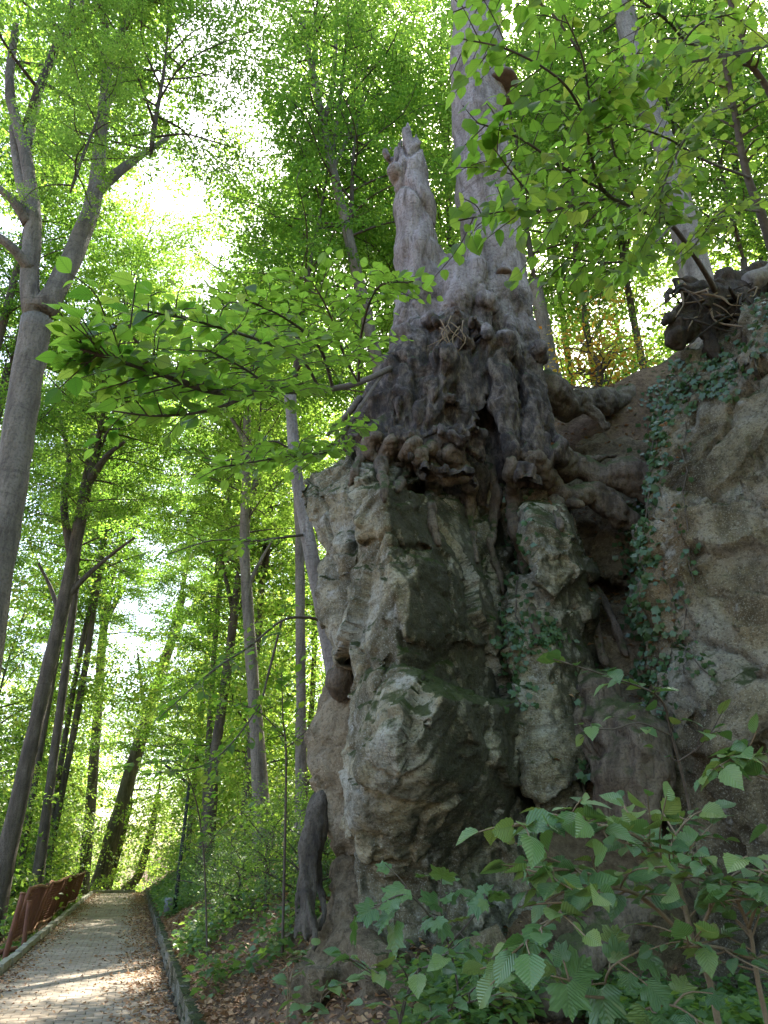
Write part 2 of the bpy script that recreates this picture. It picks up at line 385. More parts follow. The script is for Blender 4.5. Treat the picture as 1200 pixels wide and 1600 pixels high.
MT['leaf_beech'] = leaf_mat('beech_leaf', [(0.022, 0.06, 0.014), (0.05, 0.11, 0.022), (0.065, 0.12, 0.024), (0.08, 0.145, 0.03), (0.10, 0.15, 0.03)], [(0.10, 0.25, 0.02), (0.20, 0.40, 0.03), (0.26, 0.47, 0.04), (0.33, 0.54, 0.05), (0.42, 0.54, 0.06)], 0.58, 0.4, True)
MT['leaf_linden'] = leaf_mat('linden_leaf', [(0.05, 0.10, 0.02), (0.075, 0.13, 0.025), (0.08, 0.14, 0.028), (0.11, 0.15, 0.03)], [(0.20, 0.40, 0.03), (0.28, 0.50, 0.045), (0.36, 0.57, 0.06), (0.48, 0.56, 0.07)], 0.6, 0.45, True)
MT['leaf_hazel'] = leaf_mat('hazel_leaf', [(0.04, 0.10, 0.03), (0.075, 0.155, 0.05), (0.11, 0.20, 0.065), (0.17, 0.23, 0.055)], [(0.12, 0.24, 0.04), (0.16, 0.30, 0.05), (0.22, 0.34, 0.05), (0.3, 0.34, 0.06)], 0.25, 0.36, True, 0.6)
MT['leaf_ivy'] = leaf_mat('ivy_leaf', [(0.025, 0.06, 0.022), (0.045, 0.095, 0.035), (0.085, 0.15, 0.06)], [(0.05, 0.12, 0.02), (0.08, 0.16, 0.03), (0.1, 0.2, 0.03)], 0.2, 0.35, False, 0.5)
MT['litter'] = leaf_mat('dry_leaves', [(0.20, 0.105, 0.05), (0.30, 0.17, 0.085), (0.38, 0.24, 0.12), (0.26, 0.125, 0.06), (0.48, 0.33, 0.17)], [(0.2, 0.1, 0.04)] * 5, 0.15, 0.7)
MT['grass'] = leaf_mat('grass_blades', [(0.06, 0.12, 0.03), (0.09, 0.15, 0.04)], [(0.2, 0.32, 0.05), (0.25, 0.36, 0.05)], 0.4)

# ------------------------------------------------------------------ implicit surfaces for rock and trunk
def hull_planes(pts):
    bm = bmesh.new(); [bm.verts.new(tuple(p)) for p in pts]
    r = bmesh.ops.convex_hull(bm, input=bm.verts); bm.normal_update()
    c = np.mean(np.array(pts), 0); out = []
    for f in bm.faces:
        n = np.array(f.normal); d = n @ np.array(f.verts[0].co)
        if n @ c > d: n, d = -n, -d
        if not any(np.allclose(n, a, atol=1e-3) and abs(d - b) < 1e-3 for a, b in out): out.append((n, d))
    bm.free(); return out
def smin(a, b, k):
    h = np.clip(0.5 + 0.5 * (b - a) / k, 0, 1); return b + (a - b) * h - k * h * (1 - h)
class Grid:
    def __init__(self, lo, hi, h):
        self.lo = np.array(lo, np.float32); self.h = h
        self.n = np.ceil((np.array(hi) - np.array(lo)) / h).astype(int) + 1
        a = [(self.lo[i] + np.arange(self.n[i]) * h).astype(np.float32) for i in range(3)]
        self.X = a[0][:, None, None]; self.Y = a[1][None, :, None]; self.Z = a[2][None, None, :]
        self.d = np.full(self.n, 5.0, np.float32)
    def hull(self, pts, k=0.15):
        f = np.full(self.n, -9.0, np.float32)
        for n, d in hull_planes(pts):
            np.maximum(f, np.float32(n[0]) * self.X + np.float32(n[1]) * self.Y + np.float32(n[2]) * self.Z - np.float32(d), out=f)
        self.d = smin(self.d, f, np.float32(k))
    def _box(self, lo, hi):
        a = np.clip(((np.array(lo) - self.lo) / self.h).astype(int), 0, self.n); b = np.clip(((np.array(hi) - self.lo) / self.h).astype(int) + 2, 0, self.n)
        return tuple(slice(i, j) for i, j in zip(a, b))
    def chain(self, pts, rad, k=0.1, sub=False, sq=(1, 1, 1)):
        pts = np.asarray(pts, float)
        for i in range(len(pts) - 1 if len(pts) > 1 else 1):
            a = pts[i]; b = pts[i + 1] if len(pts) > 1 else pts[i] + 1e-4
            ra = rad[i]; rb = rad[i + 1] if len(pts) > 1 else rad[i]
            m = max(ra, rb) + k * 2 + 0.15
            s = self._box(np.minimum(a, b) - m, np.maximum(a, b) + m)
            X, Y, Z = self.X[s[0]], self.Y[:, s[1]], self.Z[:, :, s[2]]
            v = (b - a).astype(np.float32); L2 = float(v @ v) + 1e-9; a32 = a.astype(np.float32)
            t = np.clip(((X - a32[0]) * v[0] + (Y - a32[1]) * v[1] + (Z - a32[2]) * v[2]) / np.float32(L2), 0, 1)
            d = np.sqrt(((X - a32[0] - t * v[0]) / sq[0]) ** 2 + ((Y - a32[1] - t * v[1]) / sq[1]) ** 2 + ((Z - a32[2] - t * v[2]) / sq[2]) ** 2) - (np.float32(ra) + t * np.float32(rb - ra))
            cur = self.d[s]
            self.d[s] = -smin(-cur, d, np.float32(k)) if sub else smin(cur, d, np.float32(k))
    def extract(self):
        d = self.d; n = self.n; s = d < 0
        c = np.zeros(tuple(n - 1), np.uint8)
        for i in (0, 1):
            for j in (0, 1):
                for k in (0, 1): c += s[i:n[0] - 1 + i, j:n[1] - 1 + j, k:n[2] - 1 + k]
        act = (c > 0) & (c < 8); idx = np.argwhere(act); ids = np.full(act.shape, -1, np.int64); ids[act] = np.arange(len(idx))
        corner = np.array([(i, j, k) for i in (0, 1) for j in (0, 1) for k in (0, 1)])
        val = np.stack([d[tuple((idx + q).T)] for q in corner], 1)
        acc = np.zeros((len(idx), 3)); cnt = np.zeros(len(idx))
        for a in range(8):
            for b in range(a + 1, 8):
                if np.abs(corner[a] - corner[b]).sum() != 1: continue
                va, vb = val[:, a], val[:, b]; cr = (va < 0) != (vb < 0)
                t = np.where(cr, va / (va - vb + 1e-12), 0)[:, None]
                p = corner[a] + t * (corner[b] - corner[a]); acc += np.where(cr[:, None], p, 0); cnt += cr
        V = (idx + acc / np.maximum(cnt, 1)[:, None]) * self.h + self.lo
        F = []
        for ax in range(3):
            o1, o2 = [(1, 2), (2, 0), (0, 1)][ax]
            sl = [slice(None)] * 3; sl2 = [slice(None)] * 3; sl[ax] = slice(0, -1); sl2[ax] = slice(1, None)
            ch = s[tuple(sl)] != s[tuple(sl2)]; e = np.argwhere(ch); inside = s[tuple(sl)][ch]
            ok = (e[:, o1] > 0) & (e[:, o2] > 0) & (e[:, o1] < n[o1] - 1) & (e[:, o2] < n[o2] - 1)
            e = e[ok]; inside = inside[ok]
            q = []
            for da, db in ((-1, -1), (0, -1), (0, 0), (-1, 0)):
                g = e.copy(); g[:, o1] += da; g[:, o2] += db; q.append(ids[tuple(g.T)])
            q = np.stack(q, 1); q[~inside] = q[~inside][:, ::-1]; F.append(q)
        return V, np.concatenate(F)
def normals(V, F):
    n = np.cross(V[F[:, 2]] - V[F[:, 0]], V[F[:, 3]] - V[F[:, 1]]); N = np.zeros_like(V)
    for i in range(4): np.add.at(N, F[:, i], n)
    return unit(N)
def relax(V, F, it=2, lam=0.5):
    for _ in range(it):
        A = np.zeros_like(V); c = np.zeros(len(V))
        for i in range(4):
            a, b = F[:, i], F[:, (i + 1) % 4]
            np.add.at(A, a, V[b]); np.add.at(c, a, 1); np.add.at(A, b, V[a]); np.add.at(c, b, 1)
        V = V + lam * (A / np.maximum(c, 1)[:, None] - V)
    return V
def pts(*q):
    return [P(*a) for a in q]
#--CUT1--
# ================================================================== THE SETTING
# ground: one sheet, fine near the path and the outcrop, coarse far off
def axis(lo, hi, a, b, fine, grow):
    v = [a]
    while v[-1] < b: v.append(v[-1] + fine)
    st = fine
    while v[-1] < hi: st *= grow; v.append(v[-1] + st)
    st = fine
    while v[0] > lo: st *= grow; v.insert(0, v[0] - st)
    return np.array(v)
gx = axis(-260, 260, -9, 6, 0.11, 1.10); gy = axis(-120, 420, 3.5, 17, 0.11, 1.06)
GX, GY = np.meshgrid(gx, gy, indexing='ij'); GZ = terrain(GX, GY)
nx, ny = GX.shape; ii = (np.arange(nx - 1)[:, None] * ny + np.arange(ny - 1)[None, :]).ravel()
ob('ground', mesh_np('ground', np.stack([GX, GY, GZ], -1).reshape(-1, 3), np.stack([ii, ii + ny, ii + ny + 1, ii + 1], 1), MT['soil'], True), kind='structure')

# paved path
path = ob('path', None, None, (0, 0, 0), kind='structure')
pg = Geo(); ss = np.linspace(-4, 43, 48)
V = []
for s_ in ss:
    for u_ in (-PW - 0.02, 0.02): x_, y_ = xy(u_, s_); V.append((x_, y_, -0.012))
pg.add(V, [(2 * i, 2 * i + 1, 2 * i + 3, 2 * i + 2) for i in range(len(ss) - 1)])
ob('joint_bed', pg.mesh('joint_bed', MT['joint']), path)
def paver_geo(w2, l2):
    ch = 0.008; V = []
    for z, i in ((-0.05, 0), (-0.006, 0), (0.0, ch)):
        V += [(-w2 + i, -l2 + i, z), (w2 - i, -l2 + i, z), (w2 - i, l2 - i, z), (-w2 + i, l2 - i, z)]
    F = [(8, 9, 10, 11)]
    for b in (0, 4): F += [(b + k, b + (k + 1) % 4, b + 4 + (k + 1) % 4, b + 4 + k) for k in range(4)]
    return np.array(V), F
PVW, PVL = 0.195, 0.162
pv, pf = paver_geo(PVW / 2 - 0.004, PVL / 2 - 0.004)
pme = mesh_np('paver', pv, pf, MT['paver'])
cells = []
rows = int(46 / PVL)
for r_ in range(rows):
    s_ = -3.2 + r_ * PVL
    for c_ in range(12):
        u_ = -PW + (c_ + 0.5 + (0.5 if r_ % 2 else 0)) * PVW
        if u_ + PVW / 2 > 0.0: continue
        x_, y_ = xy(u_, s_); q = proj((x_, y_, 0))
        vis = q[2] > 0.3 and -10 < q[0] < 1210 and q[1] < 1615
        cells.append((0 if vis else 1, math.hypot(x_, y_), x_, y_))
cells.sort()
ang = math.atan2(PD[1], PD[0]) - math.pi / 2
far = Geo(); ca, sa = math.cos(ang), math.sin(ang)
for i, (v_, d_, x_, y_) in enumerate(cells):
    z_ = random.uniform(-0.004, 0.003)
    if i < 300:
        o = ob('paver', pme, path, (x_, y_, z_)); o.rotation_euler = (random.uniform(-.008, .008), random.uniform(-.008, .008), ang + random.uniform(-.01, .01))
    else:
        far.add(np.stack([x_ + pv[:, 0] * ca - pv[:, 1] * sa, y_ + pv[:, 0] * sa + pv[:, 1] * ca, z_ + pv[:, 2]], 1), pf)
ob('far_pavers', far.mesh('far_pavers', MT['paver']), path, kind='stuff')

def stone_mesh(name, a, b, c, mat, seed, rough=0.06):
    """a worn block with half sizes a, b, c"""
    bm = bmesh.new(); bmesh.ops.create_cube(bm, size=2.0); bmesh.ops.subdivide_edges(bm, edges=bm.edges[:], cuts=2, use_grid_fill=True)
    V = np.array([v.co for v in bm.verts]); rr = np.linalg.norm(V, axis=1, keepdims=True); V = V * (1 - 0.10 * (rr - 1))
    V = V * np.array([a, b, c]); V += unit(V) * (fbm(V * 6 + seed * 3.3, 3, seed)[:, None] * rough * 2)
    for v, co in zip(bm.verts, V): v.co = co
    me = bpy.data.meshes.new(name); bm.to_mesh(me); bm.free(); me.materials.append(mat); return me
# low retaining wall on the right of the path
wall = thing('retaining_wall', (*xy(0.12, 7), 0), 'low mossy stone retaining wall along the right edge of the path', 'wall')
wb = np.array(wall.location)
wst = [stone_mesh('stone', 0.19, 0.07, 0.064, MT['wall_stone'], i, 0.02) for i in range(6)]
core = Geo()
for s_ in np.arange(2, 43, 1.0):
    cx, cy = xy(0.13, s_ + 0.5); core.box((cx, cy, 0.01), (PD[0] * 0.5, PD[1] * 0.5, 0), (PN[0] * 0.08, PN[1] * 0.08, 0), (0, 0, 0.19))
ob('core', core.mesh('core', MT['dirt'], False, wb), wall)
for row in range(2):
    s_ = 3.0 + row * 0.2
    while s_ < 42:
        k = random.uniform(0.75, 1.25); x_, y_ = xy(0.08 + random.uniform(-.015, .015), s_ + 0.19 * k)
        o = ob('stone', random.choice(wst), wall, np.array([x_, y_, 0.055 + 0.12 * row]) - wb)
        o.scale = (k, 1, random.uniform(0.94, 1.06)); o.rotation_euler = (random.uniform(-.05, .05), random.uniform(-.05, .05), math.atan2(PD[1], PD[0]) + random.uniform(-.06, .06))
        s_ += 0.385 * k
# kerb on the left of the path
kerb = thing('kerb', (*xy(-PW - 0.09, 8), 0), 'pale weathered concrete kerb along the left edge of the path', 'kerb')
kb = np.array(kerb.location)
kme = [stone_mesh('kerb_stone', 0.485, 0.06, 0.085, MT['kerb'], 20 + i, 0.008) for i in range(3)]
for i in range(40):
    x_, y_ = xy(-PW - 0.09 + random.uniform(-.015, .015), 3.0 + i)
    o = ob('kerb_stone', kme[i % 3], kerb, np.array([x_, y_, 0.02 + random.uniform(-.02, .012)]) - kb); o.rotation_euler = (0, random.uniform(-.012, .012), math.atan2(PD[1], PD[0]) + random.uniform(-.01, .01))
ek = [xy(-PW - 0.1 + 0.5 * i, 43.2) for i in range(5)]
for i in range(4):
    o = ob('kerb_stone', kme[i % 3], kerb, np.array([(ek[i][0] + ek[i + 1][0]) / 2, (ek[i][1] + ek[i + 1][1]) / 2, 0.03]) - kb)
    o.rotation_euler = (0, 0, math.atan2(PN[1], PN[0])); o.scale = (0.52, 1, 1)

# ------------------------------------------------------------------ rocks
def rockify(V, F, cell=1.5, camp=0.10, crack=0.05, lum=0.10, fine=0.025, seed=0, strata=0.03):
    V = relax(V, F, 1, 0.5); N = normals(V, F)
    Wp = V + 0.07 * np.stack([fbm(V * 1.9, 3, seed + 40 + i) for i in range(3)], 1)
    d = camp * facets(Wp * np.array([cell, cell, cell * 0.8]) + seed, seed)
    d += 0.36 * camp * facets(Wp * np.array([cell, cell, cell * 1.3]) * 2.6 + seed * 2, seed + 3)
    d += 0.13 * camp * facets(Wp * cell * 6.5 + seed * 3, seed + 5)
    f1, f2, val = worley(Wp * np.array([cell, cell, cell * 0.8]) * 0.8 + seed + 7, seed + 60)
    d -= crack * np.exp(-((f2 - f1) / 0.05) ** 2) * (val > 0.45)
    d += lum * fbm(V * 1.1, 2, seed + 5) + fine * fbm(V * 8.0, 4, seed + 7, 0.65)
    q = V.copy(); q[:, :2] *= 0.5; q[:, 2] = q[:, 2] * 4.5 + 1.2 * fbm(V * 0.8, 2, seed + 9)
    d += strata * np.sign(vnoise(q, seed + 11)) * np.abs(vnoise(q, seed + 11)) ** 0.5 * (1 - np.abs(N[:, 2]))
    return V + N * d[:, None]
BVH = []
def rock_thing(name, V, F, mat, label, base, cat='rock', **kw):
    me = mesh_np(name, V - np.array(base), F, mat, True)
    o = ob(name, me, None, base, label=label, category=cat, **kw)
    BVH.append(BVHTree.FromPolygons([tuple(v) for v in V], [tuple(int(i) for i in f) for f in F])); return o

g = Grid((-1.35, 4.7, 0.2), (2.35, 8.2, 6.6), 0.0215)
# core column
g.hull(pts((600, 765, 5.95), (612, 900, 5.72), (622, 1050, 5.5), (770, 800, 6.95), (800, 1060, 6.75), (550, 1030, 6.5), (560, 790, 6.6), (600, 1400, 6.45), (845, 1400, 6.7),
           (575, 760, 8.0), (860, 780, 8.0), (600, 1250, 8.0), (900, 1250, 8.0)), 0.1)
# overhanging ledge on the left and the lumps under it
g.hull(pts((458, 772, 6.75), (478, 742, 6.95), (545, 700, 6.7), (640, 705, 6.9), (690, 740, 6.8), (606, 765, 6.1), (560, 775, 6.45), (492, 845, 6.85), (520, 875, 6.75), (560, 850, 6.65),
           (520, 765, 7.7), (680, 730, 8.0), (560, 860, 7.6)), 0.05)
g.hull(pts((494, 895, 6.85), (514, 965, 6.8), (545, 1030, 6.65), (514, 866, 6.85), (552, 870, 6.5), (552, 1000, 6.4), (520, 880, 7.5), (570, 1030, 7.5)), 0.05)
# the square block on top that catches the light
g.hull(pts((552, 775, 6.25), (600, 758, 5.86), (608, 838, 5.82), (560, 845, 6.15), (680, 770, 6.35), (680, 850, 6.3), (560, 770, 6.9), (660, 860, 6.9)), 0.025)
# mossy brow facing right
g.hull(pts((606, 880, 5.6), (655, 866, 5.75), (740, 905, 6.45), (785, 1010, 6.55), (700, 985, 5.95), (632, 1000, 5.52), (640, 915, 5.52), (600, 900, 6.6), (790, 950, 7.1), (780, 1040, 7.1)), 0.04)
# light-coloured rib running down the left face
g.hull(pts((560, 900, 6.3), (600, 880, 5.8), (612, 1000, 5.62), (590, 1080, 5.6), (552, 1060, 6.2), (545, 1180, 6.0), (575, 1150, 5.65), (570, 900, 7), (560, 1180, 7)), 0.05)
# nose with its undercut
g.hull(pts((622, 1050, 5.5), (692, 1090, 5.12), (724, 1116, 5.35), (600, 1150, 5.22), (648, 1162, 5.12), (568, 1205, 5.5), (554, 1290, 5.95), (546, 1180, 6.0),
           (770, 1190, 6.45), (700, 1420, 6.75), (592, 1395, 6.5), (850, 1100, 6.9), (560, 1200, 7.2), (850, 1400, 7.2)), 0.04)
# foot
g.hull(pts((552, 1290, 6.3), (572, 1400, 6.5), (566, 1500, 6.25), (700, 1470, 6.5), (850, 1440, 6.6), (860, 1280, 6.7), (590, 1620, 6.3), (860, 1640, 6.3), (570, 1300, 7.8), (860, 1300, 7.8), (580, 1600, 7.8), (900, 1600, 7.8)), 0.08)
# right-hand pale block
g.hull(pts((828, 800, 6.45), (880, 790, 6.55), (905, 850, 6.25), (918, 890, 6.3), (835, 905, 6.15), (868, 938, 6.25), (845, 850, 6.15), (800, 770, 7.3), (890, 770, 7.3), (860, 940, 7.3), (930, 900, 7.2)), 0.04)
g.hull(pts((800, 900, 6.75), (850, 880, 6.5), (910, 890, 6.6), (790, 960, 6.55), (880, 940, 6.4), (930, 1050, 6.6), (905, 1190, 6.4), (925, 1255, 6.45), (840, 1310, 6.4), (800, 1100, 6.3), (860, 1060, 6.25), (860, 930, 8), (960, 1080, 7.6), (950, 1260, 7.6), (800, 950, 8)), 0.06)
# bed under the trunk
g.hull(pts((640, 735, 6.75), (860, 765, 6.85), (870, 700, 8.1), (640, 690, 8.1), (640, 860, 7.2), (880, 880, 7.2), (880, 880, 8.1)), 0.08)
g.chain(pts((548, 850, 6.6), (552, 880, 6.55)), (0.14, 0.12), 0.06)
# fissures
g.chain(pts((738, 770, 6.75), (754, 850, 6.7), (776, 950, 6.65), (790, 1010, 6.7)), (0.12, 0.16, 0.12, 0.06), 0.05, True)
g.chain(pts((556, 850, 6.1), (606, 852, 5.78), (670, 858, 6.2)), (0.03, 0.035, 0.03), 0.03, True)
g.chain(pts((650, 1510, 6.15), (720, 1515, 6.2), (800, 1510, 6.3)), (0.07, 0.1, 0.1), 0.05, True)
g.chain(pts((835, 770, 6.35), (800, 880, 6.2)), (0.05, 0.05), 0.04, True)
Vr, Fr = g.extract(); Vr = rockify(Vr, Fr, 1.15, 0.11, 0.05, 0.03, 0.012, 3, 0.014)
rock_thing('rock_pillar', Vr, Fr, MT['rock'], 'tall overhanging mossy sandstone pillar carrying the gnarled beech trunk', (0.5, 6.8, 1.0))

g = Grid((1.4, 3.2, 0.2), (5.2, 8.0, 7.6), 0.034)
# right-hand wall
g.hull(pts((1045, 575, 6.9), (1000, 770, 6.5), (1010, 950, 6.2), (1060, 1075, 5.95), (1140, 480, 6.6), (1260, 430, 5.9), (1260, 900, 5.3), (1260, 1100, 5.2), (1080, 1180, 6.0), (1090, 1700, 6.3), (1260, 1700, 5.8), (1090, 1400, 6.15), (1260, 1400, 5.6),
           (1060, 560, 8.0), (1300, 430, 8.0), (1060, 1700, 7.8), (1300, 1700, 7.8)), 0.1)
g.hull(pts((1075, 1175, 5.75), (1095, 1110, 5.55), (1135, 1060, 5.4), (1200, 1020, 5.15), (1280, 1000, 4.95), (1280, 1090, 4.95), (1160, 1130, 5.25), (1110, 1190, 5.5), (1090, 1200, 6.3), (1280, 1150, 5.8), (1280, 1000, 6.0)), 0.06)
g.hull(pts((1055, 555, 6.75), (1100, 560, 6.5), (1110, 610, 6.45), (1060, 690, 6.5), (1040, 640, 6.8), (1020, 740, 6.6), (1060, 560, 7.4), (1110, 600, 7.4), (1030, 740, 7.2)), 0.05)
g.hull(pts((1150, 470, 6.2), (1240, 440, 5.6), (1260, 560, 5.45), (1180, 580, 5.9), (1150, 480, 7.4), (1260, 440, 7.4)), 0.06)
g.chain(pts((1120, 590, 6.35), (1070, 680, 6.35), (1040, 760, 6.3)), (0.05, 0.05, 0.03), 0.05, True)
g.chain(pts((1120, 1240, 5.4), (1200, 1180, 5.0), (1270, 1150, 4.9)), (0.22, 0.25, 0.25), 0.12, True)
Vw, Fw = g.extract(); Vw = rockify(Vw, Fw, 0.8, 0.19, 0.07, 0.08, 0.014, 8, 0.03)
rock_thing('rock_wall', Vw, Fw, MT['rock_wall'], 'broad brown rock face with ivy at the right edge', (2.6, 6.4, 1.2))

# soft sandstone boulder at the left behind the pillar
g = Grid((-1.5, 6.0, 0.4), (0.6, 8.4, 3.9), 0.03)
g.hull(pts((486, 1148, 7.0), (500, 1140, 7.4), (545, 1105, 7.1), (490, 1220, 6.9), (510, 1245, 6.85), (518, 1320, 6.75), (535, 1345, 6.7), (560, 1340, 6.6), (560, 1120, 6.7), (530, 1000, 7.3), (575, 1000, 7.2), (500, 1150, 7.9), (590, 1100, 7.9), (590, 1350, 7.9), (530, 1330, 7.6)), 0.06)
Vb, Fb = g.extract(); Vb = rockify(Vb, Fb, 1.3, 0.08, 0.02, 0.04, 0.012, 12, 0.015)
rock_thing('boulder', Vb, Fb, MT['soft_rock'], 'soft tan sandstone block tucked behind the left side of the rock pillar', (-0.4, 7.2, 1.2))
# earth in the gully and the mound under the boulder
g = Grid((0.7, 5.2, 0.3), (3.9, 10.6, 8.6), 0.05)
g.hull(pts((850, 1290, 6.55), (1100, 1290, 6.3), (900, 940, 7.5), (1050, 940, 7.2), (920, 1150, 6.85), (1060, 1120, 6.6), (830, 1600, 6.3), (1150, 1600, 6.1), (840, 1600, 10.0), (1150, 1600, 10.0), (880, 900, 10.0), (1080, 900, 10)), 0.15)
g.hull(pts((900, 900, 7.6), (1040, 930, 7.2), (860, 720, 8.3), (1050, 740, 7.5), (1050, 620, 9.0), (860, 640, 9.3), (960, 605, 9.9), (1060, 600, 10.2), (850, 620, 10.4), (860, 900, 10.4), (1080, 900, 10.4)), 0.2)
Vd, Fd = g.extract(); N_ = normals(Vd, Fd); Vd = relax(Vd, Fd, 3); Vd += N_ * (0.14 * facets(Vd * 1.8, 30) + 0.08 * fbm(Vd * 1.7, 3, 31) + 0.035 * fbm(Vd * 8, 3, 33))[:, None]
ob('earth_bank', mesh_np('earth_bank', Vd, Fd, MT['dirt'], True), kind='structure')
BVH.append(BVHTree.FromPolygons([tuple(v) for v in Vd], [tuple(int(i) for i in f) for f in Fd]))
g = Grid((-1.6, 5.0, 0.1), (0.5, 7.8, 2.2), 0.035)
g.chain(pts((540, 1365, 6.8), (548, 1420, 6.65), (545, 1520, 6.4)), (0.12, 0.16, 0.22), 0.12)
g.chain(pts((520, 1440, 6.85), (500, 1540, 6.5)), (0.12, 0.2), 0.2)
g.chain(pts((560, 1480, 6.3), (600, 1540, 6.0)), (0.12, 0.2), 0.1)
Vd, Fd = g.extract(); N_ = normals(Vd, Fd); Vd += N_ * (0.09 * facets(Vd * 3.0, 35) + 0.05 * fbm(Vd * 3, 3, 37) + 0.03 * fbm(Vd * 10, 3, 36))[:, None]
ob('earth_mound', mesh_np('earth_mound', Vd, Fd, MT['dirt'], True), kind='structure')
BVH.append(BVHTree.FromPolygons([tuple(v) for v in Vd], [tuple(int(i) for i in f) for f in Fd]))
fx = np.where((gx > -10) & (gx < 7))[0]; fy = np.where((gy > 3) & (gy < 20))[0]
gxs, gys = gx[fx[0]:fx[-1]:2], gy[fy[0]:fy[-1]:2]
A, B = np.meshgrid(gxs, gys, indexing='ij'); Cz = terrain(A, B); n1, n2 = A.shape
i2 = (np.arange(n1 - 1)[:, None] * n2 + np.arange(n2 - 1)[None, :]).ravel()
BVH.append(BVHTree.FromPolygons([tuple(v) for v in np.stack([A, B, Cz], -1).reshape(-1, 3)], [tuple(int(q) for q in r_) for r_ in np.stack([i2, i2 + n2, i2 + n2 + 1, i2 + 1], 1)]))
def hit(px, py):
    """nearest surface of rock or earth behind a photo pixel"""
    o = Vector((0, 0, CAMZ)); d = ray(px, py); best = None
    for b in BVH:
        loc, nrm, i, dist = b.ray_cast(o, d)
        if loc is not None and (best is None or dist < best[2]): best = (np.array(loc), np.array(nrm), dist)
    if best is None: return None
    n = best[1]
    if n @ np.array(d) > 0: n = -n
    return best[0], n, best[2]

def sdf_mesh(name, lines, mat, base, h=0.026, k=0.06, lump=0.22, seed=1, cell=4.0):
    """one woody body made of tapering limbs: lines = [(points, radii)]"""
    allp = np.concatenate([np.asarray(q, float) for q, r in lines]); rm = max(max(r) for q, r in lines) + 0.12
    g = Grid(allp.min(0) - rm, allp.max(0) + rm, h)
    for q, r in lines:
        n = max(8, len(q) * 5); c = curve(q, n); rr = np.interp(np.linspace(0, 1, n), np.linspace(0, 1, len(r)), r)
        c = c + 0.5 * rr[:, None] * np.stack([fbm(c * 2.6, 2, seed + i) for i in range(3)], 1); rr = rr * (1 + 0.30 * fbm(c * 3.1, 2, seed + 7))
        g.chain(c, rr, k)
    V, F = g.extract(); N = normals(V, F); rmean = np.mean([np.mean(r) for q, r in lines])
    d = rmean * (lump * fbm(V * cell, 3, seed + 9, 0.6) - 0.30 * np.exp(-(fbm(V * np.array([7.0, 7.0, 4.0]), 2, seed + 11) / 0.12) ** 2) + 0.25 * facets(V * cell * 1.3, seed + 13))
    return mesh_np(name, relax(V + N * d[:, None], F, 1, 0.3) - np.asarray(base), F, mat, True)
# ================================================================== THE OLD BEECH
TB = P(730, 700, 7.3); TB[2] = 5.4
beech = thing('old_beech', TB, 'huge gnarled grey beech trunk with a broken stub growing on top of the rock pillar', 'tree')
g = Grid((-0.9, 6.0, 4.9), (2.75, 8.9, 16.2), 0.03)
F0 = 7.35
# right stem, runs out of the top of the picture
g.chain(pts((798, 640, F0), (790, 560, F0), (781, 480, F0), (771, 400, F0), (760, 300, F0), (751, 200, F0), (746, 100, F0), (744, 0, F0), (742, -60, F0)),
        (0.36, 0.38, 0.38, 0.38, 0.39, 0.39, 0.39, 0.39, 0.38), 0.12)
# left broken stub
g.chain(pts((650, 620, 7.2), (654, 540, 7.2), (657, 460, 7.2), (655, 400, 7.2), (650, 330, 7.2), (643, 270, 7.2), (641, 215, 7.2)),
        (0.36, 0.28, 0.25, 0.265, 0.245, 0.215, 0.21), 0.12)
# swollen base and front ribs
g.chain(pts((718, 770, 7.4), (712, 690, 7.3), (725, 600, 7.3), (722, 500, 7.3), (715, 430, 7.25)), (0.62, 0.68, 0.56, 0.44, 0.28), 0.15)
for q, r in [(((560, 690, 6.95), (590, 640, 6.9), (625, 580, 6.9), (650, 520, 6.95)), (0.22, 0.22, 0.2, 0.16)),
             (((600, 690, 6.7), (625, 640, 6.65), (645, 590, 6.7), (655, 530, 6.85)), (0.16, 0.15, 0.14, 0.1)),
             (((660, 690, 6.55), (672, 630, 6.5), (690, 580, 6.55)), (0.15, 0.15, 0.17)),
             (((830, 720, 6.75), (800, 660, 6.75), (785, 600, 6.75), (775, 540, 6.8)), (0.2, 0.18, 0.15, 0.13)),
             (((852, 710, 7.3), (832, 640, 7.2), (818, 580, 7.2)), (0.16, 0.14, 0.13)),
             (((700, 520, 6.75), (715, 470, 6.85), (712, 420, 6.95)), (0.10, 0.14, 0.13)),
             (((730, 470, 6.85), (745, 420, 6.9), (735, 360, 7.0)), (0.07, 0.09, 0.08))]:
    g.chain(pts(*q), r, 0.1)
# woody strands running down into the base
rgt = np.random.default_rng(3)
for j in range(20):
    x0 = 640 + 160 * (j + rgt.random()) / 20; y0 = rgt.uniform(455, 540); ptsj = []; rj = []
    for t in np.linspace(0, 1, 6):
        x = x0 + (x0 - 722) * (0.95 * t ** 1.4) + rgt.normal() * 7; y = y0 + (712 - y0) * t; e = ((x - 722) / (90 + 90 * t)) ** 2
        ptsj.append(P(x, y, 6.83 - 0.38 * t + 0.42 * min(e, 1.6))); rj.append(rgt.uniform(0.045, 0.085) * (0.8 + 0.5 * t))
    g.chain(curve(ptsj, 12), np.interp(np.linspace(0, 1, 12), np.linspace(0, 1, 6), rj), 0.035)
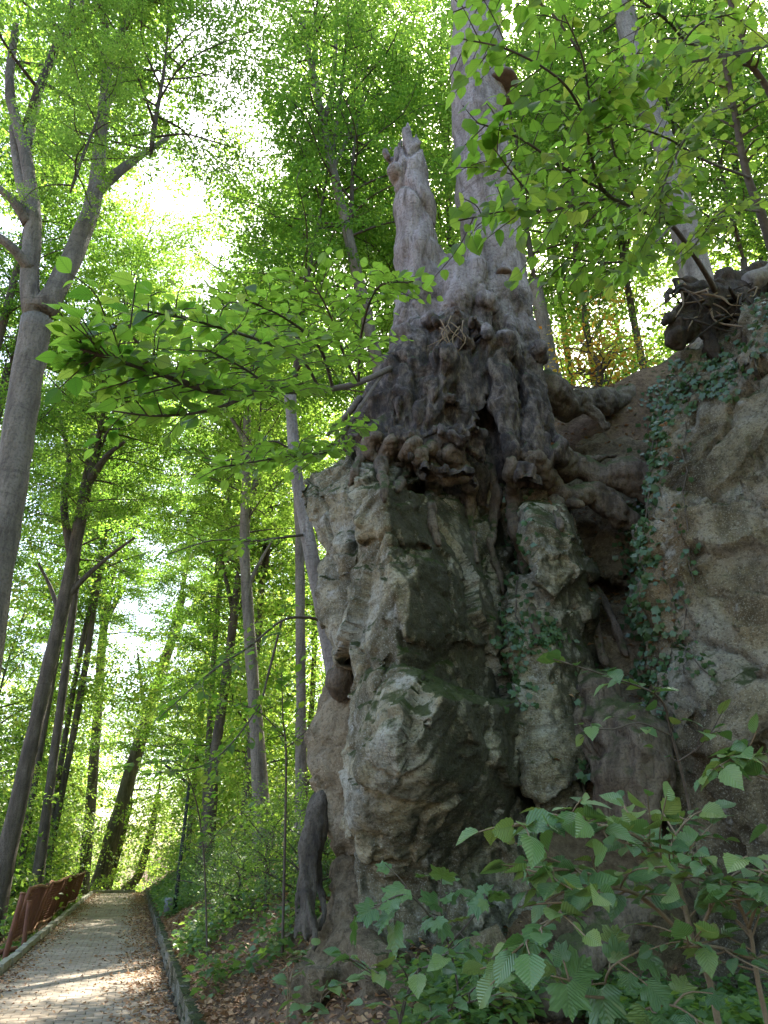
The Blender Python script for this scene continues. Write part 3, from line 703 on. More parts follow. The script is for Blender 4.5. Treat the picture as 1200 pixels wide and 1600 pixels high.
# hollows
g.chain(pts((745, 575, 6.6), (757, 630, 6.45), (772, 690, 6.4), (792, 745, 6.4)), (0.05, 0.13, 0.16, 0.12), 0.05, True)
g.chain(pts((756, 640, 6.8), (770, 690, 6.75), (788, 740, 6.7)), (0.16, 0.2, 0.16), 0.05, True)
g.chain(pts((690, 655, 6.35), (715, 640, 6.4)), (0.07, 0.08), 0.05, True)
g.chain(pts((640, 650, 6.45), (655, 600, 6.5)), (0.04, 0.03), 0.04, True)
g.chain(pts((812, 690, 6.5), (815, 620, 6.7), (800, 560, 6.8)), (0.08, 0.08, 0.04), 0.06, True)
g.chain(pts((700, 385, 6.85), (697, 350, 7.0)), (0.10, 0.13), 0.08, True)
g.chain(pts((640, 500, 6.75), (690, 470, 6.72), (735, 500, 6.72), (760, 560, 6.6)), (0.03, 0.05, 0.05, 0.05), 0.05, True)
g.chain(pts((662, 420, 6.9), (670, 470, 6.85)), (0.04, 0.03), 0.05, True)
g.chain(pts((745, 400, 6.95), (760, 470, 6.9), (775, 520, 6.85)), (0.03, 0.04, 0.03), 0.04, True)
# burls
for (x_, y_, f_, r_) in [(692, 560, 6.5, .19), (786, 530, 6.7, .09), (632, 525, 6.85, .12), (708, 487, 6.62, .11), (740, 500, 6.6, .08), (557, 690, 6.75, .13), (575, 678, 6.6, .11), (600, 692, 6.5, .10),
                         (625, 685, 6.4, .12), (650, 690, 6.35, .13), (684, 676, 6.32, .13), (716, 684, 6.3, .15), (738, 668, 6.36, .10), (650, 715, 6.3, .11), (668, 735, 6.25, .12), (700, 745, 6.25, .13), (735, 748, 6.3, .11),
                         (822, 742, 6.4, .12), (618, 660, 6.55, .05), (840, 545, 7.0, .07), (705, 622, 6.38, .06), (760, 470, 6.75, .09), (690, 500, 6.65, .08), (725, 525, 6.55, .10), (755, 520, 6.6, .09),
                         (670, 500, 6.75, .07), (655, 540, 6.8, .08), (715, 410, 6.85, .08), (610, 235, 7.15, .10), (616, 268, 7.05, .09)]:
    g.chain([P(x_, y_, f_), P(x_ + 6, y_ + 12, f_ + 0.1)], (r_, r_ * 0.9), 0.035)
# jagged break of the stub
xx, yy = np.meshgrid(g.X.ravel(), g.Y.ravel(), indexing='ij')
jag = (fbm(np.stack([xx.ravel() * 9, yy.ravel() * 9, 0 * xx.ravel()], 1), 3, 51)).reshape(xx.shape)
ztop = P(641, 240, 7.2)[2]
cut = g.Z - (ztop + 0.45 * jag[:, :, None]).astype(np.float32)
left = (g.X < P(685, 250, 7.2)[0]) & (g.Z > ztop - 1.0) & (g.Y > 0)
g.d = np.where(left, np.maximum(g.d, cut), g.d)
Vt, Ft = g.extract(); Vt = relax(Vt, Ft, 1); N_ = normals(Vt, Ft)
low = sstep(8.4, 6.6, Vt[:, 2])
q = Vt.copy(); q[:, 2] *= 0.22; q[:, :2] += 0.12 * np.stack([fbm(Vt * 1.3, 2, 58), fbm(Vt * 1.3, 2, 59)], 1)
ridge = 1 - np.abs(fbm(q * 2.6, 3, 61)); ridge2 = 1 - np.abs(fbm(q * 5.5 + 9, 3, 60))
d = (0.035 + 0.05 * low) * ridge + (0.012 + 0.05 * low) * ridge2 - 0.03 - 0.06 * low + 0.05 * fbm(q * 1.5, 2, 62) * (1 - low * 0.5)
f1, f2, val = worley((Vt + 0.1 * fbm(Vt * 3, 2, 66)[:, None]) * np.array([4.2, 4.2, 3.4]), 5)
d += low * (0.02 * (0.45 - f1) * sstep(-0.05, 0.45, fbm(Vt * 1.7, 2, 68)) + 0.018 * fbm(Vt * 6, 4, 63, 0.65) + 0.016 * facets(Vt * np.array([4, 4, 2.2]), 71) - 0.085 * np.exp(-(fbm(Vt * np.array([2.4, 2.4, 1.0]), 3, 69) / 0.09) ** 2)) + 0.012 * fbm(Vt * np.array([14, 14, 6]), 3, 64) + (0.006 + 0.022 * low) * (0.5 - np.abs(fbm(Vt * np.array([11, 11, 1.6]), 2, 74)))
f1, f2, val = worley(Vt * np.array([2.2, 2.2, 0.8]) + 3, 15)
stub = sstep(8.2, 9.5, Vt[:, 2]) * (Vt[:, 0] < P(692, 300, 7.2)[0])
d -= (0.02 + 0.05 * stub) * np.exp(-((f2 - f1) / 0.06) ** 2)
Vt = Vt + N_ * d[:, None]
ob('trunk', mesh_np('trunk', Vt - TB, Ft, MT['beech'], True), beech)
BVH.insert(0, BVHTree.FromPolygons([tuple(v) for v in Vt], [tuple(int(i) for i in f) for f in Ft]))
def root(q, r, mat='root', parent=beech, base=TB, n=46, jit=0.6, seed=1, sides=16, name='root'):
    c = curve(q, n); rr = np.interp(np.linspace(0, 1, n), np.linspace(0, 1, len(r)), r)
    rr = rr * (1 + 0.22 * np.sin(np.linspace(0, 9, n) + seed)); c = c + 0.45 * rr.mean() * np.stack([fbm(c * 3, 2, seed + i) for i in range(3)], 1)
    gg = Geo(); gg.tube(c, rr, sides, True, jit, seed); return ob(name, gg.mesh(name, MT[mat], True, base), parent)
ROOTS = [(((845, 610, 7.5), (870, 615, 7.6), (905, 632, 7.9), (970, 622, 8.6), (1000, 640, 8.9)), (.26, .22, .17, .17, .1)),
         (((840, 700, 7.2), (870, 722, 7.1), (905, 728, 7.2), (945, 750, 7.25), (990, 752, 7.2), (1015, 770, 7.2)), (.2, .16, .14, .14, .15, .1)),
         (((850, 745, 7.0), (885, 775, 6.95), (930, 775, 7.1), (955, 800, 7.1), (985, 815, 7.2)), (.15, .12, .12, .14, .08)),
         (((925, 915, 7.3), (945, 945, 7.15), (962, 985, 7.0), (978, 1025, 6.9)), (.035, .04, .035, .02)),
         (((922, 930, 7.3), (932, 980, 7.1), (940, 1020, 6.9), (947, 1040, 6.85)), (.03, .03, .025, .015)),
         (((790, 755, 6.7), (812, 820, 6.7), (826, 880, 6.6), (842, 950, 6.5), (850, 1010, 6.45)), (.07, .06, .05, .04, .03)),
         (((775, 790, 6.75), (772, 880, 6.7), (787, 950, 6.65), (797, 1010, 6.6)), (.05, .035, .03, .02)),
         (((900, 770, 6.9), (890, 785, 6.85), (910, 788, 6.8)), (.03, .03, .02)),
         (((930, 1080, 6.6), (950, 1140, 6.35), (985, 1190, 6.15), (1010, 1250, 6.0), (1000, 1300, 6.0)), (.14, .24, .26, .2, .15)),
         (((915, 1060, 6.6), (900, 1130, 6.4), (935, 1200, 6.3), (950, 1260, 6.2)), (.09, .08, .09, .08)),
         (((610, 705, 6.6), (640, 725, 6.4), (680, 745, 6.25), (730, 750, 6.25), (780, 735, 6.35), (825, 745, 6.5)), (.08, .10, .10, .10, .10, .08))]
FORK = {0: [(((905, 632, 7.9), (930, 650, 7.9), (950, 668, 7.85)), (.09, .06, .02))], 1: [(((905, 728, 7.2), (930, 715, 7.4), (965, 712, 7.6)), (.08, .05, .02))],
        8: [(((985, 1190, 6.15), (960, 1230, 6.1), (950, 1290, 6.1)), (.16, .12, .06)), (((950, 1140, 6.35), (985, 1130, 6.4), (1020, 1140, 6.4)), (.12, .08, .04))]}
ROOTS = [a for i, a in enumerate(ROOTS) if i not in (5, 6, 10)]
FORK[6] = FORK.pop(8)
for i, (q, r) in enumerate(ROOTS):
    ob('root', sdf_mesh('root', [(pts(*q), r)] + [(pts(*a), b) for a, b in FORK.get(i, [])], MT['root'], TB, 0.03 if max(r) > .12 else 0.018, 0.05, 0.30, i + 3), beech)
def crawl(q, r, seed):
    """a root that follows the rock surface below a line of photo pixels"""
    q = np.array(q, float); c = []
    for t in np.linspace(0, 1, 12):
        h = hit(np.interp(t, np.linspace(0, 1, len(q)), q[:, 0]) + 3 * math.sin(t * 9 + seed), np.interp(t, np.linspace(0, 1, len(q)), q[:, 1]))
        if h is None: continue
        p = h[0] + h[1] * r * 0.3
        if c and np.linalg.norm(p - c[-1]) > 0.45: p = c[-1] + (p - c[-1]) * 0.45 / np.linalg.norm(p - c[-1])
        c.append(p)
    c = np.array(c); c[1:-1] = (c[:-2] + 2 * c[1:-1] + c[2:]) / 4
    ob('root', sdf_mesh('root', [(c, (r, r * 0.95, r * 0.7, r * 0.5, r * 0.25))], MT['root'], TB, 0.016, 0.03, 0.35, seed, 6.0), beech)
for i, (q, r) in enumerate([([(578, 680), (570, 712), (556, 735), (548, 760)], .06), ([(612, 690), (602, 722), (596, 750), (604, 785)], .07), ([(640, 695), (636, 730), (622, 765)], .08), ([(672, 700), (676, 740), (668, 790), (682, 850)], .07), ([(705, 710), (722, 752), (736, 810), (742, 880)], .075),
                            ([(765, 720), (772, 790), (768, 860), (785, 930)], .06), ([(800, 720), (802, 780), (815, 850), (822, 930), (838, 1000)], .075), ([(835, 715), (862, 760), (878, 830)], .09), ([(655, 705), (650, 735), (690, 752), (735, 748)], .08), ([(590, 690), (580, 715), (612, 728), (648, 730)], .065)]):
    crawl(q, r, 120 + i)
for (x_, y_, f_, r_) in [(788, 128, 7.1, .20), (792, 165, 7.1, .12), (787, 428, 6.95, .10), (840, 548, 7.0, .09)]:
    c = P(x_, y_, f_); bm = bmesh.new(); bmesh.ops.create_uvsphere(bm, u_segments=18, v_segments=10, radius=1)
    V = np.array([v.co for v in bm.verts]); V[:, 2] = np.where(V[:, 2] < 0, V[:, 2] * 0.25, V[:, 2] * 0.75); V *= r_ * (1 + 0.12 * fbm(V * 2 + x_, 2, 7))[:, None]
    for v, co in zip(bm.verts, V): v.co = co
    me = bpy.data.meshes.new('bracket_fungus'); bm.to_mesh(me); bm.free(); me.materials.append(MT['fungus']); me.polygons.foreach_set('use_smooth', np.ones(len(me.polygons), bool))
    ob('bracket_fungus', me, beech, c - TB)
tw = Geo(); tw.tube(curve(pts((562, 622, 6.85), (545, 645, 6.7), (528, 662, 6.6), (512, 680, 6.5)), 8), np.linspace(.04, .02, 8), 7)
ob('broken_branch', tw.mesh('broken_branch', MT['twig'], True, TB), beech)
for k in range(9):   # loose fibrous rootlets
    a = P(random.uniform(680, 740), random.uniform(490, 520), 6.45); ln = random.uniform(.25, .5)
    q = [a, a + [random.uniform(-.1, .1), -.04, -ln * .5], a + [random.uniform(-.15, .15), -.02, -ln]]
    gg = Geo(); gg.tube(curve(q, 6), np.linspace(.008, .004, 6), 5); ob('rootlet', gg.mesh('rootlet', MT['stem'], True, TB), beech)

# roots standing free under the boulder at the left
RB = P(490, 1420, 6.8)
rs = thing('exposed_root', RB, 'dark twisted exposed roots hanging down under the sandstone block', 'root')
STR = [(((512, 1232, 7.0), (494, 1255, 6.85), (484, 1290, 6.75), (474, 1330, 6.68), (476, 1370, 6.62), (484, 1410, 6.6), (486, 1450, 6.55)), (.07, .085, .07, .055, .05, .045, .03)),
       (((508, 1238, 6.95), (500, 1262, 6.82), (504, 1300, 6.78), (498, 1345, 6.74), (500, 1385, 6.72)), (.06, .075, .055, .045, .03)),
       (((496, 1252, 6.85), (490, 1300, 6.75), (492, 1330, 6.72), (486, 1365, 6.7)), (.07, .06, .035, .02)),
       (((476, 1365, 6.6), (482, 1410, 6.5), (492, 1450, 6.42), (490, 1485, 6.35)), (.04, .035, .028, .02)), (((480, 1385, 6.58), (472, 1430, 6.5), (478, 1470, 6.42)), (.03, .025, .015)),
       (((500, 1385, 6.72), (508, 1420, 6.6), (500, 1455, 6.5)), (.03, .025, .015)), (((525, 1230, 6.95), (510, 1240, 6.85), (498, 1262, 6.78)), (.04, .06, .07)), (((484, 1290, 6.75), (497, 1310, 6.7), (500, 1330, 6.7)), (.03, .03, .03))]
ob('root', sdf_mesh('root', [(pts(*q), np.array(r) * 0.62) for q, r in STR] + [(pts((500 + 6 * math.sin(k * 2.1), 1240 + 6 * k, 6.82), (486 + 9 * math.sin(k * 1.7), 1310, 6.7), (480 + 14 * math.sin(k * 2.9), 1380, 6.6), (478 + 22 * math.sin(k * 1.3), 1450 + 5 * k, 6.45)), (.025, .022, .018, .01)) for k in range(6)], MT['dark_bark'], RB, 0.018, 0.03, 0.35, 40, 6.0), rs)
RB = P(540, 1065, 6.8)
rk = thing('root_knot', RB, 'curled brown root knot sticking out left of the pillar', 'root')
ob('root', sdf_mesh('root', [(pts((556, 1035, 6.9), (537, 1048, 6.75), (525, 1066, 6.75), (531, 1082, 6.8), (548, 1088, 6.9)), (.07, .10, .10, .08, .05)), (pts((545, 1042, 6.8), (548, 1065, 6.8), (540, 1085, 6.8)), (.05, .05, .03))], MT['root'], RB, 0.02, 0.04, 0.3, 55), rk)
# uprooted black stump hanging over the right-hand face
RB = P(1110, 470, 6.6)
st = thing('root_stump', RB, 'black rotten uprooted stump overhanging the top of the right rock face', 'stump')
STP = [(((1200, 445, 6.6), (1150, 460, 6.6), (1100, 480, 6.55), (1070, 515, 6.45)), (.20, .22, .17, .10)), (((1095, 485, 6.5), (1070, 508, 6.4), (1056, 526, 6.35), (1064, 540, 6.35)), (.10, .08, .06, .03)),
       (((1120, 460, 6.5), (1075, 455, 6.45), (1048, 452, 6.4), (1038, 472, 6.35)), (.12, .08, .045, .02)), (((1100, 470, 6.5), (1055, 485, 6.35), (1036, 505, 6.25)), (.08, .04, .015)), (((1150, 445, 6.55), (1135, 432, 6.55), (1118, 440, 6.5)), (.13, .10, .05)),
       (((1160, 455, 6.5), (1165, 500, 6.3), (1185, 540, 6.1)), (.12, .09, .04)), (((1120, 480, 6.5), (1110, 530, 6.4), (1125, 570, 6.35)), (.10, .07, .03)), (((1085, 450, 6.5), (1065, 435, 6.45), (1050, 440, 6.4)), (.05, .03, .015))]
ob('root_plate', sdf_mesh('root_plate', [(pts(*q), r) for q, r in STP], MT['black_wood'], RB, 0.026, 0.06, 0.55, 61, 4.5), st)
rgs = np.random.default_rng(5)
for i in range(40):
    a = P(rgs.uniform(1060, 1190), rgs.uniform(440, 500), 6.35); v = np.array([rgs.normal() * 0.25 - 0.12, rgs.normal() * 0.12 - 0.1, -rgs.uniform(0.05, 0.45)]); b_ = a + v * 0.5 + rgs.normal(size=3) * 0.05
    root([a, b_, a + v, a + v * 1.3 + rgs.normal(size=3) * 0.06], (rgs.uniform(.01, .022), .009, .004), 'black_wood' if i % 3 else 'stem', st, RB, 12, 0.5, 90 + i, 6)
RB = P(1200, 440, 6.4)
lg = thing('grey_log', RB, 'bleached grey log lying on the cliff top at the right edge', 'log')
root(pts((1165, 445, 6.4), (1190, 430, 6.4), (1230, 405, 6.5), (1290, 380, 6.7)), (.09, .11, .12, .12), 'pale_bark', lg, RB, 14, 0.15, 70, 12, 'trunk')

RB = P(900, 1500, 5.4)
fl_ = thing('fallen_log', RB, 'dull brown fallen log leaning against the bank behind the hazel shrub', 'log')
ob('trunk', sdf_mesh('trunk', [(pts((1010, 1400, 5.75), (950, 1450, 5.6), (890, 1510, 5.4), (840, 1570, 5.2)), (.13, .15, .14, .11)), (pts((940, 1460, 5.6), (920, 1430, 5.5), (915, 1400, 5.4)), (.06, .04, .02))], MT['root'], RB, 0.025, 0.05, 0.3, 95), fl_)
rg_ = np.random.default_rng(12)
for i, (x_, y_, f_, r_, lab) in enumerate([(640, 1545, 5.8, .16, 'pale broken stone at the foot of the rock pillar'), (715, 1540, 5.75, .22, 'flat pale slab below the undercut of the pillar'), (590, 1500, 5.95, .10, 'small tan stone at the left foot of the pillar'), (780, 1555, 5.7, .13, 'dark stone beside the flat slab'),
                                            (450, 1470, 7.4, .08, 'small stone on the bare earth left of the pillar'), (1000, 1330, 5.9, .15, 'grey stone wedged at the bottom of the gully')]):
    h = hit(x_, y_); c = h[0] if h is not None else P(x_, y_, f_)
    me = stone_mesh('stone', r_ * 1.3, r_, r_ * 0.7, MT['soft_rock'] if i != 3 else MT['rock_wall'], 200 + i, r_ * 0.25); o = ob('stone', me, None, c + [0, 0, r_ * 0.15], label=lab, category='stone', group='loose stones'); o.rotation_euler = tuple(rg_.uniform(-.4, .4, 2)) + (i * 1.1,)
# ================================================================== TREES
def crown_proto(seed, H, Rr, nb, spr, nl, lsz, mat, lift=0.35, low=0.03, flat=0.16):
    """limbs and leaves of a crown round a vertical leader of height H; z = 0 is where the clear trunk ends"""
    rg = np.random.default_rng(seed); G = Geo()
    lead = np.array([[0.25 * math.sin(t * 5 + seed) * t, 0.25 * math.cos(t * 4 + seed) * t, H * t] for t in np.linspace(0, 1, 12)])
    G.tube(lead, np.concatenate([[0.05], np.linspace(0.09, 0.012, 11)]), 8, True)
    sprays = []
    for i in range(nb):
        t = low + (0.97 - low) * (i + rg.random() * 0.8) / nb; a = i * 2.39996 + rg.normal() * 0.3
        base = np.array([np.interp(t, np.linspace(0, 1, 12), lead[:, k]) for k in range(3)])
        L = Rr * (0.35 + 0.65 * math.sin(math.pi * min(1, 0.22 + 0.75 * t)) ** 0.8) * rg.uniform(0.75, 1.15)
        up = lift * rg.uniform(0.4, 1.5) + 0.5 * t
        dr = np.array([math.cos(a), math.sin(a), up]); side = np.array([-math.sin(a), math.cos(a), 0])
        q = [base]
        for s in (0.3, 0.65, 1.0):
            q.append(base + dr * L * s + np.array([0, 0, -0.25 * L * s * s * (1 - t)]) + side * rg.normal() * 0.12 * L * s)
        c = curve(q, 9); r0 = 0.055 * (1 - t * 0.7) * (0.5 + L / Rr * 0.5)
        G.tube(c, np.linspace(r0, 0.008, 9), 5, False)
        for s in np.linspace(0.3, 1.0, spr):
            b = np.array([np.interp(s, np.linspace(0, 1, 9), c[:, k]) for k in range(3)])
            off = side * rg.normal() * 0.30 * L * (1.15 - s) + np.array([rg.normal() * .25, rg.normal() * .25, rg.normal() * 0.3])
            e = b + off
            G.tube(np.array([b, b + off * 0.6 + [0, 0, 0.08], e]), [r0 * 0.3, 0.01, 0.004], 4, False)
            sprays.append((e, rg.uniform(0.35, 0.8) * (0.7 + Rr * 0.08), a))
    C, D, N, L_, W_ = spray_leaves(sprays, nl, lsz, rg, flat)
    V, F = leaf_cloud(C, D, N, L_, W_)
    return mesh_np('crown', V, F, mat), G.mesh('limbs', MT['dark_bark'], True)
def spray_leaves(sprays, nl, lsz, rg, flat=0.25):
    C, D, N = [], [], []
    for e, r, a in sprays:
        n = max(4, int(nl * rg.uniform(0.7, 1.3)))
        nn = unit(np.array([0, 0, 1.0]) + rg.normal(size=3) * 0.28); x = unit(np.cross(nn, [0.3, 1, 0.1])); y = np.cross(nn, x)
        rad = r * np.sqrt(rg.random(n)); th = rg.random(n) * 2 * math.pi; el = 0.75 + 0.5 * rg.random()
        C.append(e + (rad * np.cos(th) * el)[:, None] * x + (rad * np.sin(th) / el)[:, None] * y + nn * (rg.normal(size=n) * flat * r * 0.55)[:, None] - np.array([0, 0, 1.0]) * (rad ** 2 * 0.18 / r)[:, None])
        D.append(unit(np.cos(th)[:, None] * x + np.sin(th)[:, None] * y + rg.normal(size=(n, 3)) * 0.45 - np.array([0, 0, 0.25])))
        N.append(nn + rg.normal(size=(n, 3)) * 0.42)
    C, D, N = np.concatenate(C), np.concatenate(D), np.concatenate(N); n = len(C)
    L_ = lsz * rg.uniform(0.7, 1.25, n); return C, D, N, L_, L_ * rg.uniform(0.55, 0.72, n)
PROTO = [crown_proto(1, 11, 4.0, 24, 7, 120, 0.115, MT['canopy']), crown_proto(2, 13, 3.6, 26, 7, 110, 0.118, MT['canopy']),
         crown_proto(3, 9, 4.4, 22, 8, 120, 0.115, MT['canopy2']), crown_proto(4, 12, 3.2, 24, 6, 120, 0.118, MT['canopy2'])]
BUSH = [crown_proto(11, 2.2, 1.5, 16, 5, 46, 0.10, MT['bush'], 0.5, 0.02, 0.3), crown_proto(12, 3.2, 1.7, 20, 5, 46, 0.11, MT['canopy'], 0.5, 0.02, 0.3)]
def tree(name, q, f, w0, w1, label, crowns, bark='dark_bark', group=None, df=0.0, forks=(), ground=True, cat='tree', smoothn=14):
    """q: photo pixels of the trunk from the bottom up; w0/w1: trunk width in pixels there; crowns: (proto, point index, scale, turn)"""
    n = len(q); ff = [f + df * i / max(1, n - 1) for i in range(n)]
    c = [P(x, y, k) for (x, y), k in zip(q, ff)]
    r = [0.5 * (w0 + (w1 - w0) * i / max(1, n - 1)) * mpp(q[i][1], ff[i]) for i in range(n)]
    if ground:
        dv = c[0] - c[1]; dv = dv / max(0.3, -dv[2]) if dv[2] < -0.05 else np.array([0, 0, -1.0])
        dv = np.array([np.clip(dv[0], -.3, .3), np.clip(dv[1], -.3, .3), -1.0]); p = c[0].copy()
        for _ in range(60):
            if p[2] < tz(p[0], p[1]) - 0.15: break
            p = p + dv * 0.3
        if np.linalg.norm(p - c[0]) > 0.35: c = [p] + c; r = [r[0] * 1.35] + r
    base = c[0].copy(); t = thing(name, base, label, cat, group)
    m = smoothn + len(c) * 2; cc = curve(c, m); rr = np.interp(np.linspace(0, 1, m), np.linspace(0, 1, len(r)), r)
    rr = rr * (1 + 0.5 * np.exp(-np.linspace(0, 1, m) * 22) * (1 if ground else 0))
    G = Geo(); G.tube(cc, rr, 14, True, 0.10, len(label))
    ob('trunk', G.mesh('trunk', MT[bark], True, base), t)
    for fq, fw0, fw1 in forks:
        fc = curve([P(*a) for a in fq], 14); G = Geo()
        G.tube(fc, np.linspace(fw0 * .5 * mpp(fq[0][1], fq[0][2]), fw1 * .5 * mpp(fq[-1][1], fq[-1][2]), 14), 10, True, 0.12, 9); ob('limb', G.mesh('limb', MT[bark], True, base), t)
    for (pi, at, s, turn) in crowns:
        if isinstance(at, tuple): a = P(*at)
        else: a = P(*q[at], ff[at])
        cr, lb = pi if isinstance(pi, tuple) else PROTO[pi]
        for nm, me in (('crown', cr), ('limbs', lb)):
            o = ob(nm, me, t, a - base); o.scale = (s, s, s); o.rotation_euler = (random.uniform(-.06, .06), random.uniform(-.06, .06), turn)
            o['kind'] = 'stuff'
    return t
# tall forked beech at the left edge
tree('forked_beech', [(-6, 905), (18, 760), (38, 620), (58, 500)], 8.6, 48, 46, 'smooth grey forked beech trunk at the left edge, nearest tree left of the path',
     [(0, (165, 120, 9.6), 0.8, 0.4), (1, (40, 190, 8.8), 0.75, 2.2), (2, (235, 245, 9.6), 0.55, 4.0), (3, (120, 60, 11.5), 0.9, 1.0), (1, (110, 300, 8.0), 0.3, 3.0)], 'grey_bark',
     forks=[(((62, 490, 8.6), (88, 452, 8.7), (118, 390, 8.9), (148, 312, 9.1), (158, 200, 9.4), (168, 110, 9.6), (160, -20, 10)), 40, 11),
            (((54, 500, 8.6), (46, 430, 8.55), (52, 340, 8.6), (40, 240, 8.7), (14, 140, 8.8), (25, 40, 8.9)), 34, 10),
            (((46, 420, 8.5), (22, 390, 8.3), (-10, 365, 8.2)), 20, 12), (((44, 350, 8.55), (22, 315, 8.4), (-8, 290, 8.3)), 18, 12),
            (((150, 300, 9.1), (190, 265, 9.3), (225, 240, 9.6), (262, 215, 9.9)), 20, 6), (((48, 330, 8.6), (30, 270, 8.8), (20, 200, 9.0)), 22, 12),
            (((160, 170, 9.5), (185, 130, 9.7), (205, 90, 9.9)), 18, 7), (((40, 240, 8.7), (70, 120, 9.2), (135, -10, 9.8)), 14, 6)])
tree('beech_tree', [(45, 1180), (72, 1060), (100, 940), (118, 850), (135, 760), (150, 690)], 19, 23, 16, 'dark forked trunk leaning right, leftmost of the trunks below the big forked beech',
     [(1, 5, 0.8, 0.5), (2, 4, 0.75, 2.0), (0, 3, 0.6, 3.3)], forks=[(((100, 940, 19), (130, 905, 19), (170, 870, 19), (210, 840, 18.5)), 10, 4), (((112, 870, 19), (100, 790, 19), (108, 720, 19.2), (90, 640, 19.4)), 14, 5),
     (((135, 760, 19), (165, 715, 18.6), (195, 690, 18.4)), 14, 5), (((92, 960, 19), (80, 920, 19), (60, 880, 18.8)), 9, 4)])
tree('beech_tree', [(78, 1230), (98, 1080), (112, 970), (120, 900)], 23, 14, 10, 'slim dark trunk standing just behind the leftmost leaning trunk', [(3, 3, 0.8, 1.0)])
tree('beech_tree', [(131, 1370), (142, 1250), (152, 1120), (160, 1000), (170, 930)], 43, 18, 11, 'straight dark trunk at the far end of the rusty railing', [(0, 4, 1.3, 0.0), (2, 3, 1.0, 1.4)],
     forks=[(((163, 985, 43), (158, 950, 43), (166, 900, 43)), 10, 4), (((165, 970, 43), (185, 930, 43), (190, 880, 43)), 10, 4)])
tree('beech_tree', [(158, 1372), (180, 1290), (215, 1170), (242, 1085), (268, 1000), (285, 930)], 47, 25, 12, 'thick dark trunk leaning right above the far end of the path', [(1, 5, 1.3, 0.7), (3, 4, 1.1, 2.5)],
     forks=[(((230, 1120, 47), (222, 1080, 47), (215, 1020, 47)), 8, 3), (((268, 1000, 47), (300, 950, 47), (345, 910, 47)), 10, 4)])
tree('beech_tree', [(172, 1372), (190, 1310), (205, 1250)], 49, 13, 8, 'thin dark stem close behind the thick leaning trunk', [(3, 2, 0.8, 0.7)])
tree('crooked_tree', [(197, 1390), (215, 1370), (228, 1330), (238, 1290), (248, 1240)], 51, 16, 9, 'low crooked trunk bending over the end of the path', [(2, 4, 0.8, 0.7)])
tree('beech_tree', [(330, 1250), (336, 1180), (350, 1080), (364, 975), (372, 900)], 22, 19, 11, 'leaning trunk behind the street lamp', [(0, 4, 0.8, 2.7), (1, 3, 0.7, 0.3)], forks=[(((365, 960, 22), (352, 900, 22), (345, 860, 22)), 8, 4), (((362, 970, 22), (390, 920, 22), (415, 870, 22)), 8, 3)])
tree('beech_tree', [(396, 1075), (388, 960), (382, 850), (385, 740), (386, 650)], 17, 20, 12, 'upright grey trunk in the middle distance with fine forking limbs', [(1, 4, 0.75, 1.9), (0, 2, 0.6, 0.2)], 'grey_bark',
     forks=[(((388, 790, 17), (405, 745, 17), (425, 715, 17)), 12, 4), (((384, 700, 17), (372, 670, 17), (350, 640, 17)), 8, 3), (((386, 920, 17), (405, 880, 17), (425, 845, 17)), 8, 3)])
tree('beech_tree', [(470, 1110), (469, 950), (467, 800), (455, 650)], 14, 16, 13, 'straight slim grey trunk just left of the rock pillar', [(3, 3, 0.8, 0.0)], 'grey_bark')
tree('broken_tree', [(505, 960), (490, 885), (478, 820), (463, 740), (456, 660), (453, 610)], 9.0, 24, 17, 'bare grey-brown trunk with a split break leaning behind the rock overhang', [], 'pale_bark')
tree('beech_tree', [(556, 420), (540, 350), (520, 265), (505, 190), (490, 120), (472, 30)], 13.5, 17, 9, 'slender curved trunk high up between the gap in the sky and the broken stub',
     [(1, (520, 250, 13.5), 0.8, 2.0), (2, (545, 380, 13.5), 0.7, 0.6), (0, 4, 0.7, 4.0)], 'grey_bark', forks=[(((505, 190, 13.5), (520, 140, 13.6), (525, 60, 13.8), (528, -10, 14)), 9, 4), (((520, 265, 13.5), (560, 180, 14), (585, 120, 14.4)), 8, 3)])
tree('beech_tree', [(880, 640), (866, 590), (850, 515), (836, 440)], 13, 26, 20, 'trunk visible right behind the old beech base', [(0, 3, 0.7, 1.1), (2, (900, 420, 13), 0.6, 2.5)], 'grey_bark')
tree('pale_tree', [(1065, 330), (1050, 260), (1030, 210), (1008, 150), (985, 60), (970, -20)], 10.5, 38, 30, 'pale leaning trunk with dark brackets in the upper right', [(3, (985, 60, 10.5), 0.7, 0.0), (0, (1060, 220, 11.5), 0.55, 2.0)], 'pale_bark')
